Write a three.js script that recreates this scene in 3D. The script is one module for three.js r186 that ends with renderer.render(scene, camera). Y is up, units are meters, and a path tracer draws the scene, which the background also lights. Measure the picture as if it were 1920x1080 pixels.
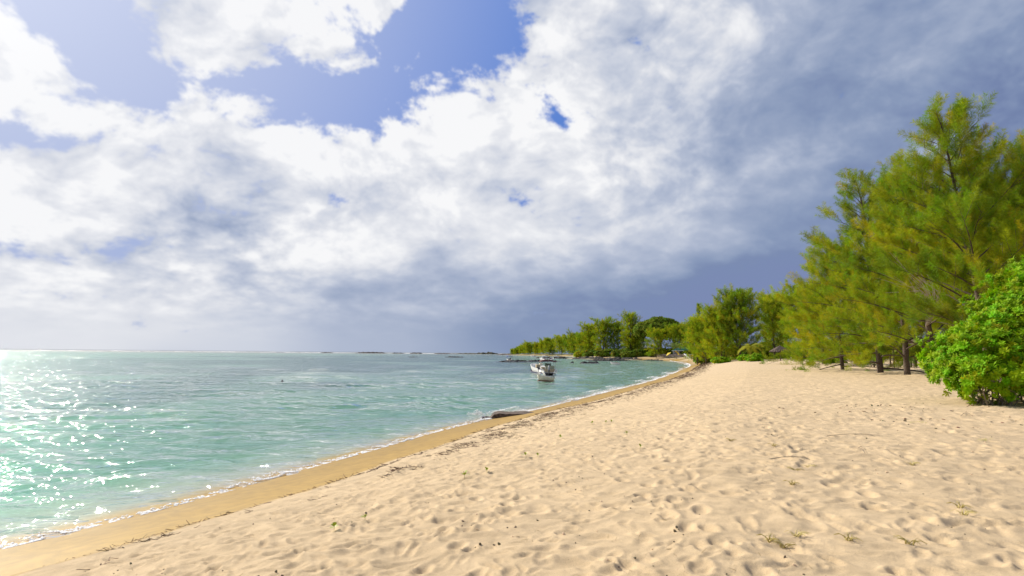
import * as THREE from 'three';
import { mergeGeometries } from 'three/addons/utils/BufferGeometryUtils.js';

// ------------------------------------------------------------------ camera, exposure, sun
const EYE = 3.2, EXPOSURE = 1.2;
const scene = new THREE.Scene();
const renderer = new THREE.WebGLRenderer();
renderer.toneMapping = THREE.LinearToneMapping;
renderer.toneMappingExposure = EXPOSURE;
renderer.shadowMap.enabled = true;
const camera = new THREE.PerspectiveCamera(50.53, 16 / 9, 0.1, 20000);
camera.position.set(0, EYE, 0);
camera.rotation.set(Math.atan(122.5 / 1144), 0, THREE.MathUtils.degToRad(0.45), 'XYZ');
scene.add(camera);
const SUN_AZ = -50.5, SUN_EL = 34, RAD = Math.PI / 180;
const sunDir = new THREE.Vector3(Math.sin(SUN_AZ * RAD) * Math.cos(SUN_EL * RAD), Math.sin(SUN_EL * RAD), -Math.cos(SUN_AZ * RAD) * Math.cos(SUN_EL * RAD));
const sun = new THREE.DirectionalLight(new THREE.Color().setRGB(1, 0.92, 0.79), 5);
sun.position.copy(sunDir).multiplyScalar(200).add(new THREE.Vector3(0, 0, -40));
sun.target.position.set(0, 0, -40);
sun.castShadow = true;
sun.shadow.mapSize.set(4096, 4096);
Object.assign(sun.shadow.camera, { left: -120, right: 120, top: 120, bottom: -120, near: 1, far: 500 });
scene.add(sun, sun.target);

// ------------------------------------------------------------------ random numbers and noise
function rng(seed) { let a = seed >>> 0; return () => { a = (a + 0x6d2b79f5) | 0; let t = Math.imul(a ^ (a >>> 15), 1 | a); t = (t + Math.imul(t ^ (t >>> 7), 61 | t)) ^ t; return ((t ^ (t >>> 14)) >>> 0) / 4294967296; }; }
const PERM = new Uint8Array(512);
{ const r = rng(77), p = [...Array(256).keys()]; for (let i = 255; i > 0; i--) { const j = (r() * (i + 1)) | 0; [p[i], p[j]] = [p[j], p[i]]; } for (let i = 0; i < 512; i++) PERM[i] = p[i & 255]; }
const grad = (h, x, y, z) => { h &= 15; const u = h < 8 ? x : y, v = h < 4 ? y : h === 12 || h === 14 ? x : z; return (h & 1 ? -u : u) + (h & 2 ? -v : v); };
function noise(x, y, z) {
  const fx = Math.floor(x), fy = Math.floor(y), fz = Math.floor(z), X = fx & 255, Y = fy & 255, Z = fz & 255;
  x -= fx; y -= fy; z -= fz;
  const u = x * x * x * (x * (x * 6 - 15) + 10), v = y * y * y * (y * (y * 6 - 15) + 10), w = z * z * z * (z * (z * 6 - 15) + 10);
  const A = PERM[X] + Y, AA = PERM[A] + Z, AB = PERM[A + 1] + Z, B = PERM[X + 1] + Y, BA = PERM[B] + Z, BB = PERM[B + 1] + Z;
  const l = (a, b, t) => a + (b - a) * t;
  return l(l(l(grad(PERM[AA], x, y, z), grad(PERM[BA], x - 1, y, z), u), l(grad(PERM[AB], x, y - 1, z), grad(PERM[BB], x - 1, y - 1, z), u), v),
    l(l(grad(PERM[AA + 1], x, y, z - 1), grad(PERM[BA + 1], x - 1, y, z - 1), u), l(grad(PERM[AB + 1], x, y - 1, z - 1), grad(PERM[BB + 1], x - 1, y - 1, z - 1), u), v), w);
}
function fbm(x, y, z, n, gain = 0.5) { let s = 0, a = 0.5; for (let i = 0; i < n; i++) { s += a * noise(x, y, z); x = x * 2.03 + 3.1; y = y * 2.03 + 1.7; z = z * 2.03 + 5.3; a *= gain; } return s; }
const clamp = (x, a = 0, b = 1) => Math.min(b, Math.max(a, x));
const smooth = (a, b, x) => { const t = clamp((x - a) / (b - a)); return t * t * (3 - 2 * t); };
const mix = (a, b, t) => a + (b - a) * t;
const pieces = (xs, ys) => (x) => { if (x <= xs[0]) return ys[0]; for (let i = 1; i < xs.length; i++) if (x < xs[i]) { const t = (x - xs[i - 1]) / (xs[i] - xs[i - 1]); return mix(ys[i - 1], ys[i], t); } return ys[ys.length - 1]; };

// ------------------------------------------------------------------ the sky: air and clouds by azimuth and elevation
{
  const AZ = [-40, -34, -28, -22, -16, -10, -5, 0, 5, 10, 16, 22, 28, 34, 40], EL = [0, 2, 5, 8, 11, 14, 17, 20, 23, 26, 29, 32];
  const AZC = [-40, -36, -32, -28, -24, -20, -16, -12, -8, -4, 0, 4, 8, 12], ELC = [8, 10, 12, 14, 16, 18, 20, 22, 24, 26, 28, 30];
  const COVER = ['89999999999999', '78999999999999', '89999999999999', '78999999999999', '35899999999999', '99798767999999', '98274334899599', '83121024699079', '32365221559499', '53677751128999', '55677620107999', '55677648104999'];
  const LIGHT = ['776655433222111', '777655433222111', '877655543322222', '887776666543322', '998888897775433', '999989998766543', '999999999766543', '999999999765543', '999999999866554', '889999898876654', '889999878787654', '888999978887654'];
  const W = 4096, Hh = 2048, data = new Float32Array(W * Hh * 4);
  const colourOf = [[.10, .13, .27], [.135, .18, .345], [.185, .245, .42], [.255, .325, .49], [.35, .415, .565], [.465, .52, .65], [.60, .64, .735], [.735, .755, .81], [.85, .86, .89], [.955, .955, .96]];
  const at = (g, i, j) => g[j].charCodeAt(i) - 48;
  const find = (a, x) => { let i = 0; while (i < a.length - 2 && x > a[i + 1]) i++; return [i, clamp((x - a[i]) / (a[i + 1] - a[i]))]; };
  const look = (g, az, el, A, E) => { const [i, s] = find(A, az), [j, t] = find(E, el); return mix(mix(at(g, i, j), at(g, i + 1, j), s), mix(at(g, i, j + 1), at(g, i + 1, j + 1), s), t); };
  for (let row = Hh / 2 - 2; row < Hh; row++) {
    const el = ((row + 0.5) / Hh - 0.5) * Math.PI, ce = Math.cos(el), y = Math.sin(el);
    for (let col = 0; col < W; col++) {
      const seen = Math.abs(Math.atan2(Math.cos(((col + 0.5) / W - 0.5) * 2 * Math.PI), -Math.sin(((col + 0.5) / W - 0.5) * 2 * Math.PI))) < 56 * RAD && el < 40 * RAD;
      if (!seen && (row & 3 || col & 3)) { const k = (row * W + col) * 4, q = ((row & 3 ? row - 1 : row) * W + (row & 3 ? col : col - 1)) * 4; data.copyWithin(k, q, q + 4); continue; }
      const th = ((col + 0.5) / W - 0.5) * 2 * Math.PI, x = Math.cos(th) * ce, z = Math.sin(th) * ce;
      let az = Math.atan2(x, -z) / RAD; const e = Math.max(0, el / RAD);
      // domain warp, so that the cloud shapes are ragged at every size
      const w1 = fbm(x * 4 + 9, y * 6, z * 4, 4), w2 = fbm(x * 4 - 4, y * 6 + 11, z * 4 + 3, 4);
      const wa = az + w1 * 5, we = e + w2 * 3.2 * smooth(0, 8, e);
      const out = smooth(44, 75, Math.abs(az)), high = smooth(34, 60, e);
      let cover = look(COVER, wa, we, AZC, ELC) / 9 - 0.5 * Math.exp(-Math.pow((az - 43) / 4, 2) - Math.pow((e - 17) / 3, 2)), light = look(LIGHT, wa, we, AZ, EL) * 0.885 - 0.1 - 0.9 * smooth(4, 26, az) + 1.1 * smooth(-6, -32, az) * smooth(12, 3, e) * (1 - smooth(44, 75, -az));
      const back = az < 0 ? mix(6.2, 3.6, smooth(80, 150, -az)) : 3.4;
      cover = mix(mix(cover, 0.78, out), 0.72, high);
      light = mix(mix(light, back + 0.045 * Math.min(e, 40), out), 5.6, high);
      const q = 1 + 0.8 * Math.exp(-e / 7);                                    // flatter and closer packed low down
      const puffs = (X, Y, Z, n) => fbm(X * 6.5 * q + 0.5 * w1, Y * 9.5 * q + 0.5 * w2, Z * 6.5 * q, n, 0.56);
      const here = puffs(x, y, z, 8), toSun = puffs(x + sunDir.x * 0.03, y + sunDir.y * 0.03, z + sunDir.z * 0.03, 6), farSun = puffs(x + sunDir.x * 0.1, y + sunDir.y * 0.1, z + sunDir.z * 0.1, 4);
      const wisp = fbm(x * 40 + 2 * w1, y * 52, z * 40 + 2 * w2, 5, 0.62);
      const n = here * 1.05 + wisp * 0.42;
      const dens = smooth(-0.14, 0.42, (cover - 0.5) * 1.5 + n * 1.65 + 0.3 * smooth(2, 14, az) * (1 - out) + 0.25 * Math.exp(-e / 5) + 0.22 * smooth(19, 14, e) * smooth(-34, -22, az) * (1 - out));
      const calm = smooth(0, 6, e), soft = mix(0.4, 1, smooth(3, 7, light)) * mix(0.55, 1, smooth(9, 18, e + 8 * smooth(-8, -26, az)));
      const relief = (here - toSun) * 5.6 + (here - farSun) * 2.8 + wisp * 1.1;
      let b = light + 0.1 + relief * (relief < 0 ? 0.75 : 1.15) * calm * soft + (1 - dens) * 0.9;
      b = clamp(b, 0, 9);
      const bi = Math.min(8, Math.floor(b)), bt = b - bi;
      const c0 = colourOf[bi], c1 = colourOf[bi + 1];
      const ang = Math.acos(clamp(x * sunDir.x + y * sunDir.y + z * sunDir.z, -1, 1)) / RAD;
      const pale = Math.exp(-Math.pow(ang / 39, 3)), low = Math.exp(-e / 6);
      const air = [mix(mix(.035, .56, pale), .5, low), mix(mix(.17, .62, pale), .56, low), mix(mix(.62, .82, pale), .70, low)];
      const veil = 0.5 * pale + 0.08;
      const glow = 0.2 * Math.exp(-Math.pow(ang / 13, 2));
      const k = (row * W + col) * 4;
      for (let c = 0; c < 3; c++) {
        const cloud = mix(c0[c], c1[c], bt);
        data[k + c] = (mix(air[c], cloud, dens * (1 - 0.12 * veil)) + glow) / EXPOSURE;
      }
      data[k + 3] = 1;
    }
  }
  for (let row = 0; row < Hh / 2 - 2; row++) for (let col = 0; col < W; col++) { const k = (row * W + col) * 4; data[k] = .22; data[k + 1] = .27; data[k + 2] = .31; data[k + 3] = 1; }
  const sky = new THREE.DataTexture(data, W, Hh, THREE.RGBAFormat, THREE.FloatType);
  sky.mapping = THREE.EquirectangularReflectionMapping; sky.magFilter = THREE.LinearFilter; sky.needsUpdate = true;
  scene.background = sky; scene.environment = sky;
}

// ------------------------------------------------------------------ the lie of the land
const SHORE = (() => {
  const pts = [[-60, 80], [-34, 40], [-22, 22], [-15.5, 8], [-11.5, -1.5], [-9.3, -7.5], [-8.2, -10.2], [-7.2, -12.4], [-6.1, -15.7], [-4.6, -20.2], [-3.3, -24.4], [-1.4, -29.5], [1.3, -35.2], [8.0, -52], [18.4, -78.5], [38, -136], [54, -185], [68, -240], [76, -284], [80, -310], [76, -334], [66, -350], [52, -366], [39, -386], [42, -425], [58, -470], [66, -600], [62, -760], [24, -930], [6, -1040], [-6, -1090], [30, -1180], [400, -1500], [3000, -2200]];
  const curve = new THREE.CatmullRomCurve3(pts.map(([x, z]) => new THREE.Vector3(x, 0, z)), false, 'centripetal');
  const out = []; for (let i = 0; i < pts.length - 1; i++) for (let k = 0; k < 5; k++) { const p = curve.getPoint((i + k / 5) / (pts.length - 1)); out.push([p.x, p.z]); }
  out.push(pts[pts.length - 1]); return out;
})();
function inland(x, z) {           // metres from the waterline, negative at sea
  let best = 1e18, side = 1;
  for (let i = 1; i < SHORE.length; i++) {
    const ax = SHORE[i - 1][0], az = SHORE[i - 1][1], dx = SHORE[i][0] - ax, dz = SHORE[i][1] - az, t = clamp(((x - ax) * dx + (z - az) * dz) / (dx * dx + dz * dz));
    const ex = x - ax - dx * t, ez = z - az - dz * t, d = ex * ex + ez * ez;
    if (d < best - 1e-9) { best = d; side = dx * ez - dz * ex; }
  }
  return Math.sqrt(best) * (side > 0 ? 1 : -1);
}
const landProfile = pieces([0, 3, 7, 11, 18, 40, 80, 150, 400], [0, .46, 1.03, 1.5, 1.74, 2.05, 2.35, 2.6, 3.4]);
// the lagoon floor, shelving to a broad flat that lies just under the surface
const wetEdge = (x, z) => 3.0 + 0.35 * noise(x * 0.25, 7, z * 0.25) + 0.16 * noise(x * 1.1, 3, z * 1.1);
function land(x, z, s = inland(x, z)) { return s >= 0 ? landProfile(s) * (1 + 0.32 * smooth(-50, -115, z)) : -Math.min(-s * 0.085, 0.012 + 15 / (Math.hypot(x, z) + 6)); }
const V0 = () => new THREE.Vector3();
const hash = (i, j, k) => { let h = Math.imul(i, 374761393) + Math.imul(j, 668265263) + Math.imul(k, 2147483647) | 0; h = Math.imul(h ^ (h >>> 13), 1274126177); return ((h ^ (h >>> 16)) >>> 0) / 4294967296; };
function dents(x, z, cell, salt, share) {           // footprints and scuffs pressed into loose sand
  const ci = Math.floor(x / cell), cj = Math.floor(z / cell); let h = 0;
  for (let i = ci - 1; i <= ci + 1; i++) for (let j = cj - 1; j <= cj + 1; j++) {
    if (hash(i, j, salt + 9) > share) continue;
    const px = (i + hash(i, j, salt)) * cell, pz = (j + hash(i, j, salt + 1)) * cell, a = hash(i, j, salt + 2) * 6.283, size = cell * (0.24 + 0.2 * hash(i, j, salt + 3));
    const dx = x - px, dz = z - pz, u = (dx * Math.cos(a) + dz * Math.sin(a)) / (size * 1.45), v = (-dx * Math.sin(a) + dz * Math.cos(a)) / (size * 0.8), r = u * u + v * v;
    if (r > 6) continue;
    h += size * (0.36 + 0.3 * hash(i, j, salt + 4)) * (-Math.exp(-r * r * 1.1) + 0.42 * Math.exp(-Math.pow(Math.sqrt(r) - 1.45, 2) * 5));
  }
  return h;
}
const TRAILS = [[0.6, 2.5, 0.28, 1.2], [3.4, 3, 0.22, 2.6], [-1.4, 2, 0.1, 0.4], [6.5, 5, 0.34, 3.3], [2.2, 3, -0.12, 5.1]];      // lines of footsteps that run along the beach
function trails(x, z) {
  let h = 0;
  for (const [x0, z0, slope, ph] of TRAILS) {
    const u = -z - z0, c = x0 + slope * u + 0.35 * Math.sin(u * 0.35 + ph); if (Math.abs(x - c) > 0.6) continue;
    const k = Math.round(u / 0.62), du = (u - k * 0.62) / 0.15, dv = (x - c - (k & 1 ? 0.11 : -0.11)) / 0.075, r = du * du + dv * dv; if (r > 8) continue;
    h += 0.032 * (-Math.exp(-r * r * 0.8) + 0.4 * Math.exp(-Math.pow(Math.sqrt(r) - 1.45, 2) * 4));
  }
  return h;
}
function sandRelief(x, z, s) {
  const loose = smooth(wetEdge(x, z) - 0.05, wetEdge(x, z) + 1.4, s), step = smooth(wetEdge(x, z) - 0.1, wetEdge(x, z) + 0.08, s);
  if (step <= 0) return 0.012 * noise(x * 0.8, 5, z * 0.8);
  const wx = x + 0.3 * noise(x * 1.3, 2, z * 1.3), wz = z + 0.3 * noise(x * 1.3, 8, z * 1.3);
  let h = 0.04 * noise(x * 0.7, 1, z * 0.7) + 0.02 * noise(wx * 1.9, 4, wz * 1.9) + 0.012 * noise(wx * 4.5, 6, wz * 4.5) + 0.006 * noise(x * 11, 6, z * 11);
  h += dents(wx, wz, 0.31, 11, 0.45 + 0.7 * noise(x * 0.33, 5, z * 0.33)) * 0.34 + dents(wx + 5, wz, 0.18, 31, 0.5 + 0.6 * noise(x * 0.2, 9, z * 0.2)) * 0.5 + dents(x, z + 3, 0.7, 51, 0.2) * 0.16 + trails(x, z);
  return 0.045 * step + h * loose;
}
// ------------------------------------------------------------------ textures
function texture(size, fill, srgb) {
  const d = new Uint8Array(size * size * 4);
  for (let j = 0; j < size; j++) for (let i = 0; i < size; i++) { const c = fill(i / size, j / size, i, j), k = (j * size + i) * 4; d[k] = clamp(c[0], 0, 1) * 255; d[k + 1] = clamp(c[1], 0, 1) * 255; d[k + 2] = clamp(c[2], 0, 1) * 255; d[k + 3] = 255; }
  const t = new THREE.DataTexture(d, size, size); t.wrapS = t.wrapT = THREE.RepeatWrapping; t.magFilter = THREE.LinearFilter; t.minFilter = THREE.LinearMipmapLinearFilter; t.generateMipmaps = true;
  if (srgb) t.colorSpace = THREE.SRGBColorSpace; t.needsUpdate = true; return t;
}
// periodic noise on a torus, so that tiles meet
const torus = (u, v, f, o, n) => fbm(Math.cos(u * 6.2832) * f + o, Math.sin(u * 6.2832) * f + Math.cos(v * 6.2832) * f * 0.77, Math.sin(v * 6.2832) * f - o, n);
const grainRandom = rng(5);
const sandMap = texture(1024, (u, v) => { const g = 0.93 + 0.16 * torus(u, v, 2.2, 3, 5) + (grainRandom() - 0.5) * 0.13 - (grainRandom() < 0.012 ? 0.3 : 0) ; return [g, g * 0.995, g * 0.985]; }, true);
const sandBump = texture(1024, (u, v) => { const g = 0.5 + 0.35 * torus(u, v, 5, 8, 5) + (grainRandom() - 0.5) * 0.35; return [g, g, g]; });

const matWet = new THREE.MeshPhysicalMaterial({ vertexColors: true, map: sandMap, roughness: 0.5, specularIntensity: 0.35 });
const matSand = new THREE.MeshStandardMaterial({ vertexColors: true, map: sandMap, bumpMap: sandBump, bumpScale: 0.012, roughness: 0.95 });

// ------------------------------------------------------------------ ground sheets
const DRY = [.635, .48, .29], WET = [.43, .265, .05], BED = [.36, .355, .285], TURF = [.10, .115, .03], LITTER = [.24, .17, .10], GRASSBED = [.06, .08, .075];
function groundColour(x, z, s, out) {
  if (s >= 0) {
    const e = wetEdge(x, z), t = smooth(e - 0.12, e + 0.25, s + 0.12 * noise(x * 5, 2, z * 5)), drying = smooth(0.7, 2.4, s + 0.5 * noise(x * 0.6, 1, z * 0.6));
    const shell = 1 + 0.07 * noise(x * 0.4, 12, z * 0.4), grass = z < -290 ? smooth(-0.1, 0.25, noise(x * 0.1, 3, z * 0.1) + (s - 9) * 0.06) : 0, litter = z > -290 ? smooth(0.05, 0.4, fbm(x * 0.25, 8, z * 0.25, 3) + (s - 42) * 0.03) : 0;
    for (let c = 0; c < 3; c++) out[c] = mix(WET[c] * mix(0.86, 1, drying), DRY[c] * shell, t) * (1 - grass - litter) + TURF[c] * grass + LITTER[c] * litter;
  } else {
    const o = -s, g = smooth(0.02, 0.2, fbm(x * 0.03, 4, z * 0.018, 4) + 0.42 * smooth(8, 34, o) - 0.5 * smooth(150, 300, o) - 0.16) * smooth(6, 20, o) * smooth(20, 2, x) * 0.88, edge = smooth(0, 1.6, o);
    for (let c = 0; c < 3; c++) out[c] = mix(mix(WET[c], BED[c], edge), GRASSBED[c], g);
  }
}
function sheet(name, radii, angles, heightAt, keep, material, coloured) {
  const nr = radii.length, na = angles.length, pos = new Float32Array(nr * na * 3), uv = new Float32Array(nr * na * 2), col = coloured ? new Float32Array(nr * na * 3) : null, ok = new Uint8Array(nr * na), c = [0, 0, 0];
  for (let i = 0; i < nr; i++) for (let j = 0; j < na; j++) {
    const k = i * na + j, x = radii[i] * Math.sin(angles[j]), z = -radii[i] * Math.cos(angles[j]), s = inland(x, z);
    pos[k * 3] = x; pos[k * 3 + 1] = heightAt(x, z, s, radii[i], i); pos[k * 3 + 2] = z; uv[k * 2] = x; uv[k * 2 + 1] = -z; ok[k] = keep(x, z, s) ? 1 : 0;
    if (col) { groundColour(x, z, s, c); col.set(c, k * 3); }
  }
  const index = [], wet = [];
  for (let i = 0; i < nr - 1; i++) for (let j = 0; j < na - 1; j++) { const a = i * na + j, b = a + 1, d = a + na, e = d + 1; if (ok[a] || ok[b] || ok[d] || ok[e]) { const X = pos[a * 3], Z = pos[a * 3 + 2], s = coloured ? inland(X, Z) : 1e3; (s < 12 && s < wetEdge(X, Z) + 0.05 ? wet : index).push(a, b, d, b, e, d); } }
  const g = new THREE.BufferGeometry();
  g.setAttribute('position', new THREE.BufferAttribute(pos, 3)); g.setAttribute('uv', new THREE.BufferAttribute(uv, 2));
  if (col) g.setAttribute('color', new THREE.BufferAttribute(col, 3));
  const count = index.length; for (const k of wet) index.push(k);
  g.setIndex(index); g.computeVertexNormals(); if (wet.length) { g.addGroup(0, count, 0); g.addGroup(count, wet.length, 1); }
  const m = new THREE.Mesh(g, wet.length ? [material, matWet] : material); m.name = name; m.userData.kind = 'structure'; m.castShadow = m.receiveShadow = true; scene.add(m); return m;
}
const geometric = (a, b, ratio) => { const n = Math.ceil(Math.log(b / a) / Math.log(1 + ratio)); return Array.from({ length: n + 1 }, (_, i) => a * Math.pow(b / a, i / n)); };
const spread = (a, b, n) => Array.from({ length: n + 1 }, (_, i) => (a + (b - a) * i / n) * RAD);
for (const t of [sandMap]) t.repeat.set(1 / 3.1, 1 / 3.1);
sandBump.repeat.set(1 / 1.3, 1 / 1.3);
const FINE = 75;
sheet('beach_sand', geometric(3.2, FINE, 0.0047), spread(-49, 49, 680), (x, z, s, r, i) => land(x, z, s) + sandRelief(x, z, s) * smooth(FINE, FINE * 0.8, r), (x, z, s) => s > -14, matSand, true);
sheet('ground', [0.02, ...geometric(2.6, 9000, 0.03)], spread(-180, 180, 360), (x, z, s, r, i) => {
  const inFine = r < FINE * 0.97 && r > 3.4 && Math.abs(Math.atan2(x, -z)) < 47.5 * RAD && s > -13;
  const far = smooth(70, 120, r) * (s > 4 ? 0.12 * noise(x * 0.12, 3, z * 0.12) : 0);
  return land(x, z, s) + far + (r < FINE * 1.03 && !inFine && s > -13 ? 0 : 0) - (inFine ? 0.35 : 0);
}, () => true, matSand, true);

// ------------------------------------------------------------------ the sea: a rippled surface over a body of clear green-blue water
const waveRandom = rng(41);
const WAVES = Array.from({ length: 34 }, (_, i) => {
  const length = 0.55 * Math.pow(9 / 0.55, i / 33), k = 6.2832 / length, a = 0.17 + (waveRandom() + waveRandom() - 1) * 0.85;
  return { kx: Math.sin(a) * k, kz: Math.cos(a) * k, amp: 0.011 * Math.pow(length, 0.6) * (0.6 + 0.8 * waveRandom()) * (length > 5 ? 0.6 : 1), phase: waveRandom() * 6.2832, length };
});
function seaHeight(x, z, s, r) {
  const o = -s, calm = 0.5 + 0.5 * smooth(0, 9, o), gust = 0.75 + 0.8 * noise(x * 0.07, 3, z * 0.11), cell = r * 0.006;
  const wx = x + 0.7 * noise(x * 0.5, 1, z * 0.5), wz = z + 0.7 * noise(x * 0.5, 6, z * 0.5);
  let h = 0;
  for (const w of WAVES) { if (w.length < cell * 3) continue; const p = Math.sin(wx * w.kx + wz * w.kz + w.phase), f = smooth(cell * 3, cell * 6, w.length); h += f * w.amp * (p * 0.6 + 0.4 * (2 * Math.pow((p + 1) / 2, 2.2) - 1)); }
  h *= calm * gust;
  // the last small waves that run up the sand
  const along = noise(x * 0.16 + 3, 2, z * 0.16), crest = 1.15 + 0.5 * noise(x * 0.11, 9, z * 0.11);
  h += 0.15 * smooth(-0.15, 0.35, along) * Math.exp(-Math.pow((o - crest) / (o < crest ? 0.16 : 0.42), 2)) + 0.07 * smooth(-0.1, 0.4, -along) * Math.exp(-Math.pow((o - 3.4 - along) / 0.5, 2));
  h += 0.035 * noise(x * 0.5, 14, z * 0.5) * Math.exp(-o * o * 0.3);
  return h + 0.01 + 0.2 * smooth(4, 30, o);
}
const rippleMap = (() => {
  const N = 1024, h = new Float32Array(N * N), r = rng(17), comps = [];
  for (let i = 0; i < 70; i++) { const size = 5 * Math.pow(26, r()), a = (r() + r() + r() - 1.5) * 1.5 + 0.15, kx = Math.round(Math.sin(a) * size), ky = Math.round(Math.cos(a) * size); if (kx || ky) comps.push([kx * 6.2832 / N, ky * 6.2832 / N, 1 / Math.pow(Math.hypot(kx, ky), 1.05), r() * 6.2832]); }
  for (const [kx, ky, amp, p] of comps) for (let j = 0; j < N; j++) { const q = ky * j + p; for (let i = 0; i < N; i++) h[j * N + i] += amp * Math.sin(kx * i + q); }
  let sum = 0; const slope = (i, j) => [(h[j * N + (i + 1) % N] - h[j * N + (i + N - 1) % N]), (h[((j + 1) % N) * N + i] - h[((j + N - 1) % N) * N + i])];
  for (let j = 0; j < N; j += 4) for (let i = 0; i < N; i += 4) { const [a, b] = slope(i, j); sum += a * a + b * b; }
  const k = 0.17 / Math.sqrt(sum * 16 / (N * N) / 2);
  return texture(N, (u, v, i, j) => { const [a, b] = slope(i, j), x = -a * k, y = -b * k, l = 1 / Math.hypot(x, y, 1); return [0.5 + 0.5 * x * l, 0.5 + 0.5 * y * l, 0.5 + 0.5 * l]; });
})();
rippleMap.repeat.set(1 / 11, 1 / 9);
const matSea = new THREE.MeshPhysicalMaterial({ color: 0xffffff, transmission: 1, thickness: 0, ior: 1.33, specularIntensity: 1, roughness: 0.05, normalMap: rippleMap, normalScale: new THREE.Vector2(1, 1) });
const matBody = new THREE.MeshPhysicalMaterial({ color: 0xffffff, transparent: true, opacity: 0.01, transmission: 1, thickness: 1, ior: 1.01, roughness: 0, attenuationColor: new THREE.Color().setRGB(.53, .815, .76), attenuationDistance: 2.3 });
const seaRows = [7]; while (seaRows[seaRows.length - 1] < 8000) { const r = seaRows[seaRows.length - 1]; seaRows.push(r + Math.max(r * 0.006, Math.min(r * r * 0.00016, 400))); }
const seaMesh = sheet('sea_surface', seaRows, spread(-52, 34, 900), (x, z, s, r) => seaHeight(x, z, s, r), (x, z, s) => s < 2.2, matSea, false);
{ // farther out the chop is finer than the mesh: it tilts the surface normals, crest by crest
  const nor = seaMesh.geometry.attributes.normal, pos = seaMesh.geometry.attributes.position, na = 901, v = V0();
  for (let k = 0; k < nor.count; k++) {
    const i = Math.floor(k / na), j = k % na, r = seaRows[i], f = smooth(14, 60, r); if (!f) continue;
    const x = pos.getX(k), z = pos.getZ(k), gust = 0.75 + 0.7 * noise(x * 0.018, 4, z * 0.012), g = (a, b, q) => hash(a, b, q) + hash(a, b, q + 1) - 1;
    const tz = (0.7 * g(i, j >> 2, 3) + 0.5 * g(i, j, 7) + 0.35 * g(i >> 1, j >> 4, 5)) * 0.33 * gust * f, tx = (0.6 * g(i, j >> 1, 13) + 0.5 * g(i, j, 17)) * 0.3 * gust * f;
    v.set(nor.getX(k) + tx, nor.getY(k), nor.getZ(k) + tz).normalize(); nor.setXYZ(k, v.x, v.y, v.z);
  }
}
sheet('sea_water', geometric(5, 8500, 0.05), spread(-56, 38, 100), () => -0.02, () => true, matBody, false);

// ------------------------------------------------------------------ builders
const V = (x, y, z) => new THREE.Vector3(x, y, z);
const taken = {};
function numbered(name) { const n = taken[name] = (taken[name] ?? -1) + 1; return n ? name + '_' + String(n).padStart(3, '0') : name; }
function thing(name, label, category, [x, y, z], turn = 0, group) { const o = new THREE.Group(); o.name = numbered(name); o.position.set(x, y, z); o.rotation.y = turn; o.userData = { label, category }; if (group) o.userData.group = group; scene.add(o); return o; }
function part(name, geometry, material, parent) { const m = new THREE.Mesh(geometry, material); m.name = name; m.castShadow = m.receiveShadow = true; parent.add(m); return m; }
function single(name, label, category, geometry, material, [x, y, z], turn = 0, group) { const m = new THREE.Mesh(geometry, material); m.name = numbered(name); m.position.set(x, y, z); m.rotation.y = turn; m.userData = { label, category }; if (group) m.userData.group = group; m.castShadow = m.receiveShadow = true; scene.add(m); return m; }
function paint(r, g, b, rough = 0.8, more = {}) { return new THREE.MeshPhysicalMaterial({ color: new THREE.Color().setRGB(r, g, b), roughness: rough, ...more }); }
function tube(points, r0, r1, sides = 6, steps = 8) {            // a tapered branch along a smooth curve
  const c = new THREE.CatmullRomCurve3(points), pos = [], idx = [], uv = [];
  let side = V(1, 0, 0);
  for (let i = 0; i <= steps; i++) {
    const t = i / steps, p = c.getPoint(t), d = c.getTangent(t); side.sub(d.clone().multiplyScalar(side.dot(d))); if (side.lengthSq() < 1e-6) side.set(0, 0, 1).cross(d); side.normalize();
    const up = d.clone().cross(side), r = mix(r0, r1, t);
    for (let k = 0; k <= sides; k++) { const a = k / sides * 6.2832, q = p.clone().addScaledVector(side, Math.cos(a) * r).addScaledVector(up, Math.sin(a) * r); pos.push(q.x, q.y, q.z); uv.push(k / sides, t * c.getLength()); }
  }
  const n = sides + 1;
  for (let i = 0; i < steps; i++) for (let k = 0; k < sides; k++) { const a = i * n + k; idx.push(a, a + 1, a + n, a + 1, a + n + 1, a + n); }
  const g = new THREE.BufferGeometry(); g.setAttribute('position', new THREE.Float32BufferAttribute(pos, 3)); g.setAttribute('uv', new THREE.Float32BufferAttribute(uv, 2)); g.setIndex(idx); g.computeVertexNormals(); return g;
}
function scatter(name, geometry, material, places, parent, kind = 'stuff') {        // places: [matrix, colour]
  const m = new THREE.InstancedMesh(geometry, material, places.length); m.name = name; m.userData.kind = kind; m.castShadow = m.receiveShadow = true;
  places.forEach(([mat, col], i) => { m.setMatrixAt(i, mat); if (col) m.setColorAt(i, col); });
  parent.add(m); return m;
}
const Q = new THREE.Quaternion(), UPV = V(0, 1, 0);
function placed(p, dir, size, spin, wide = 1) { Q.setFromUnitVectors(UPV, dir); const q2 = new THREE.Quaternion().setFromAxisAngle(UPV, spin); return new THREE.Matrix4().compose(p, Q.clone().multiply(q2), V(size * wide, size, size * wide)); }

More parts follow.
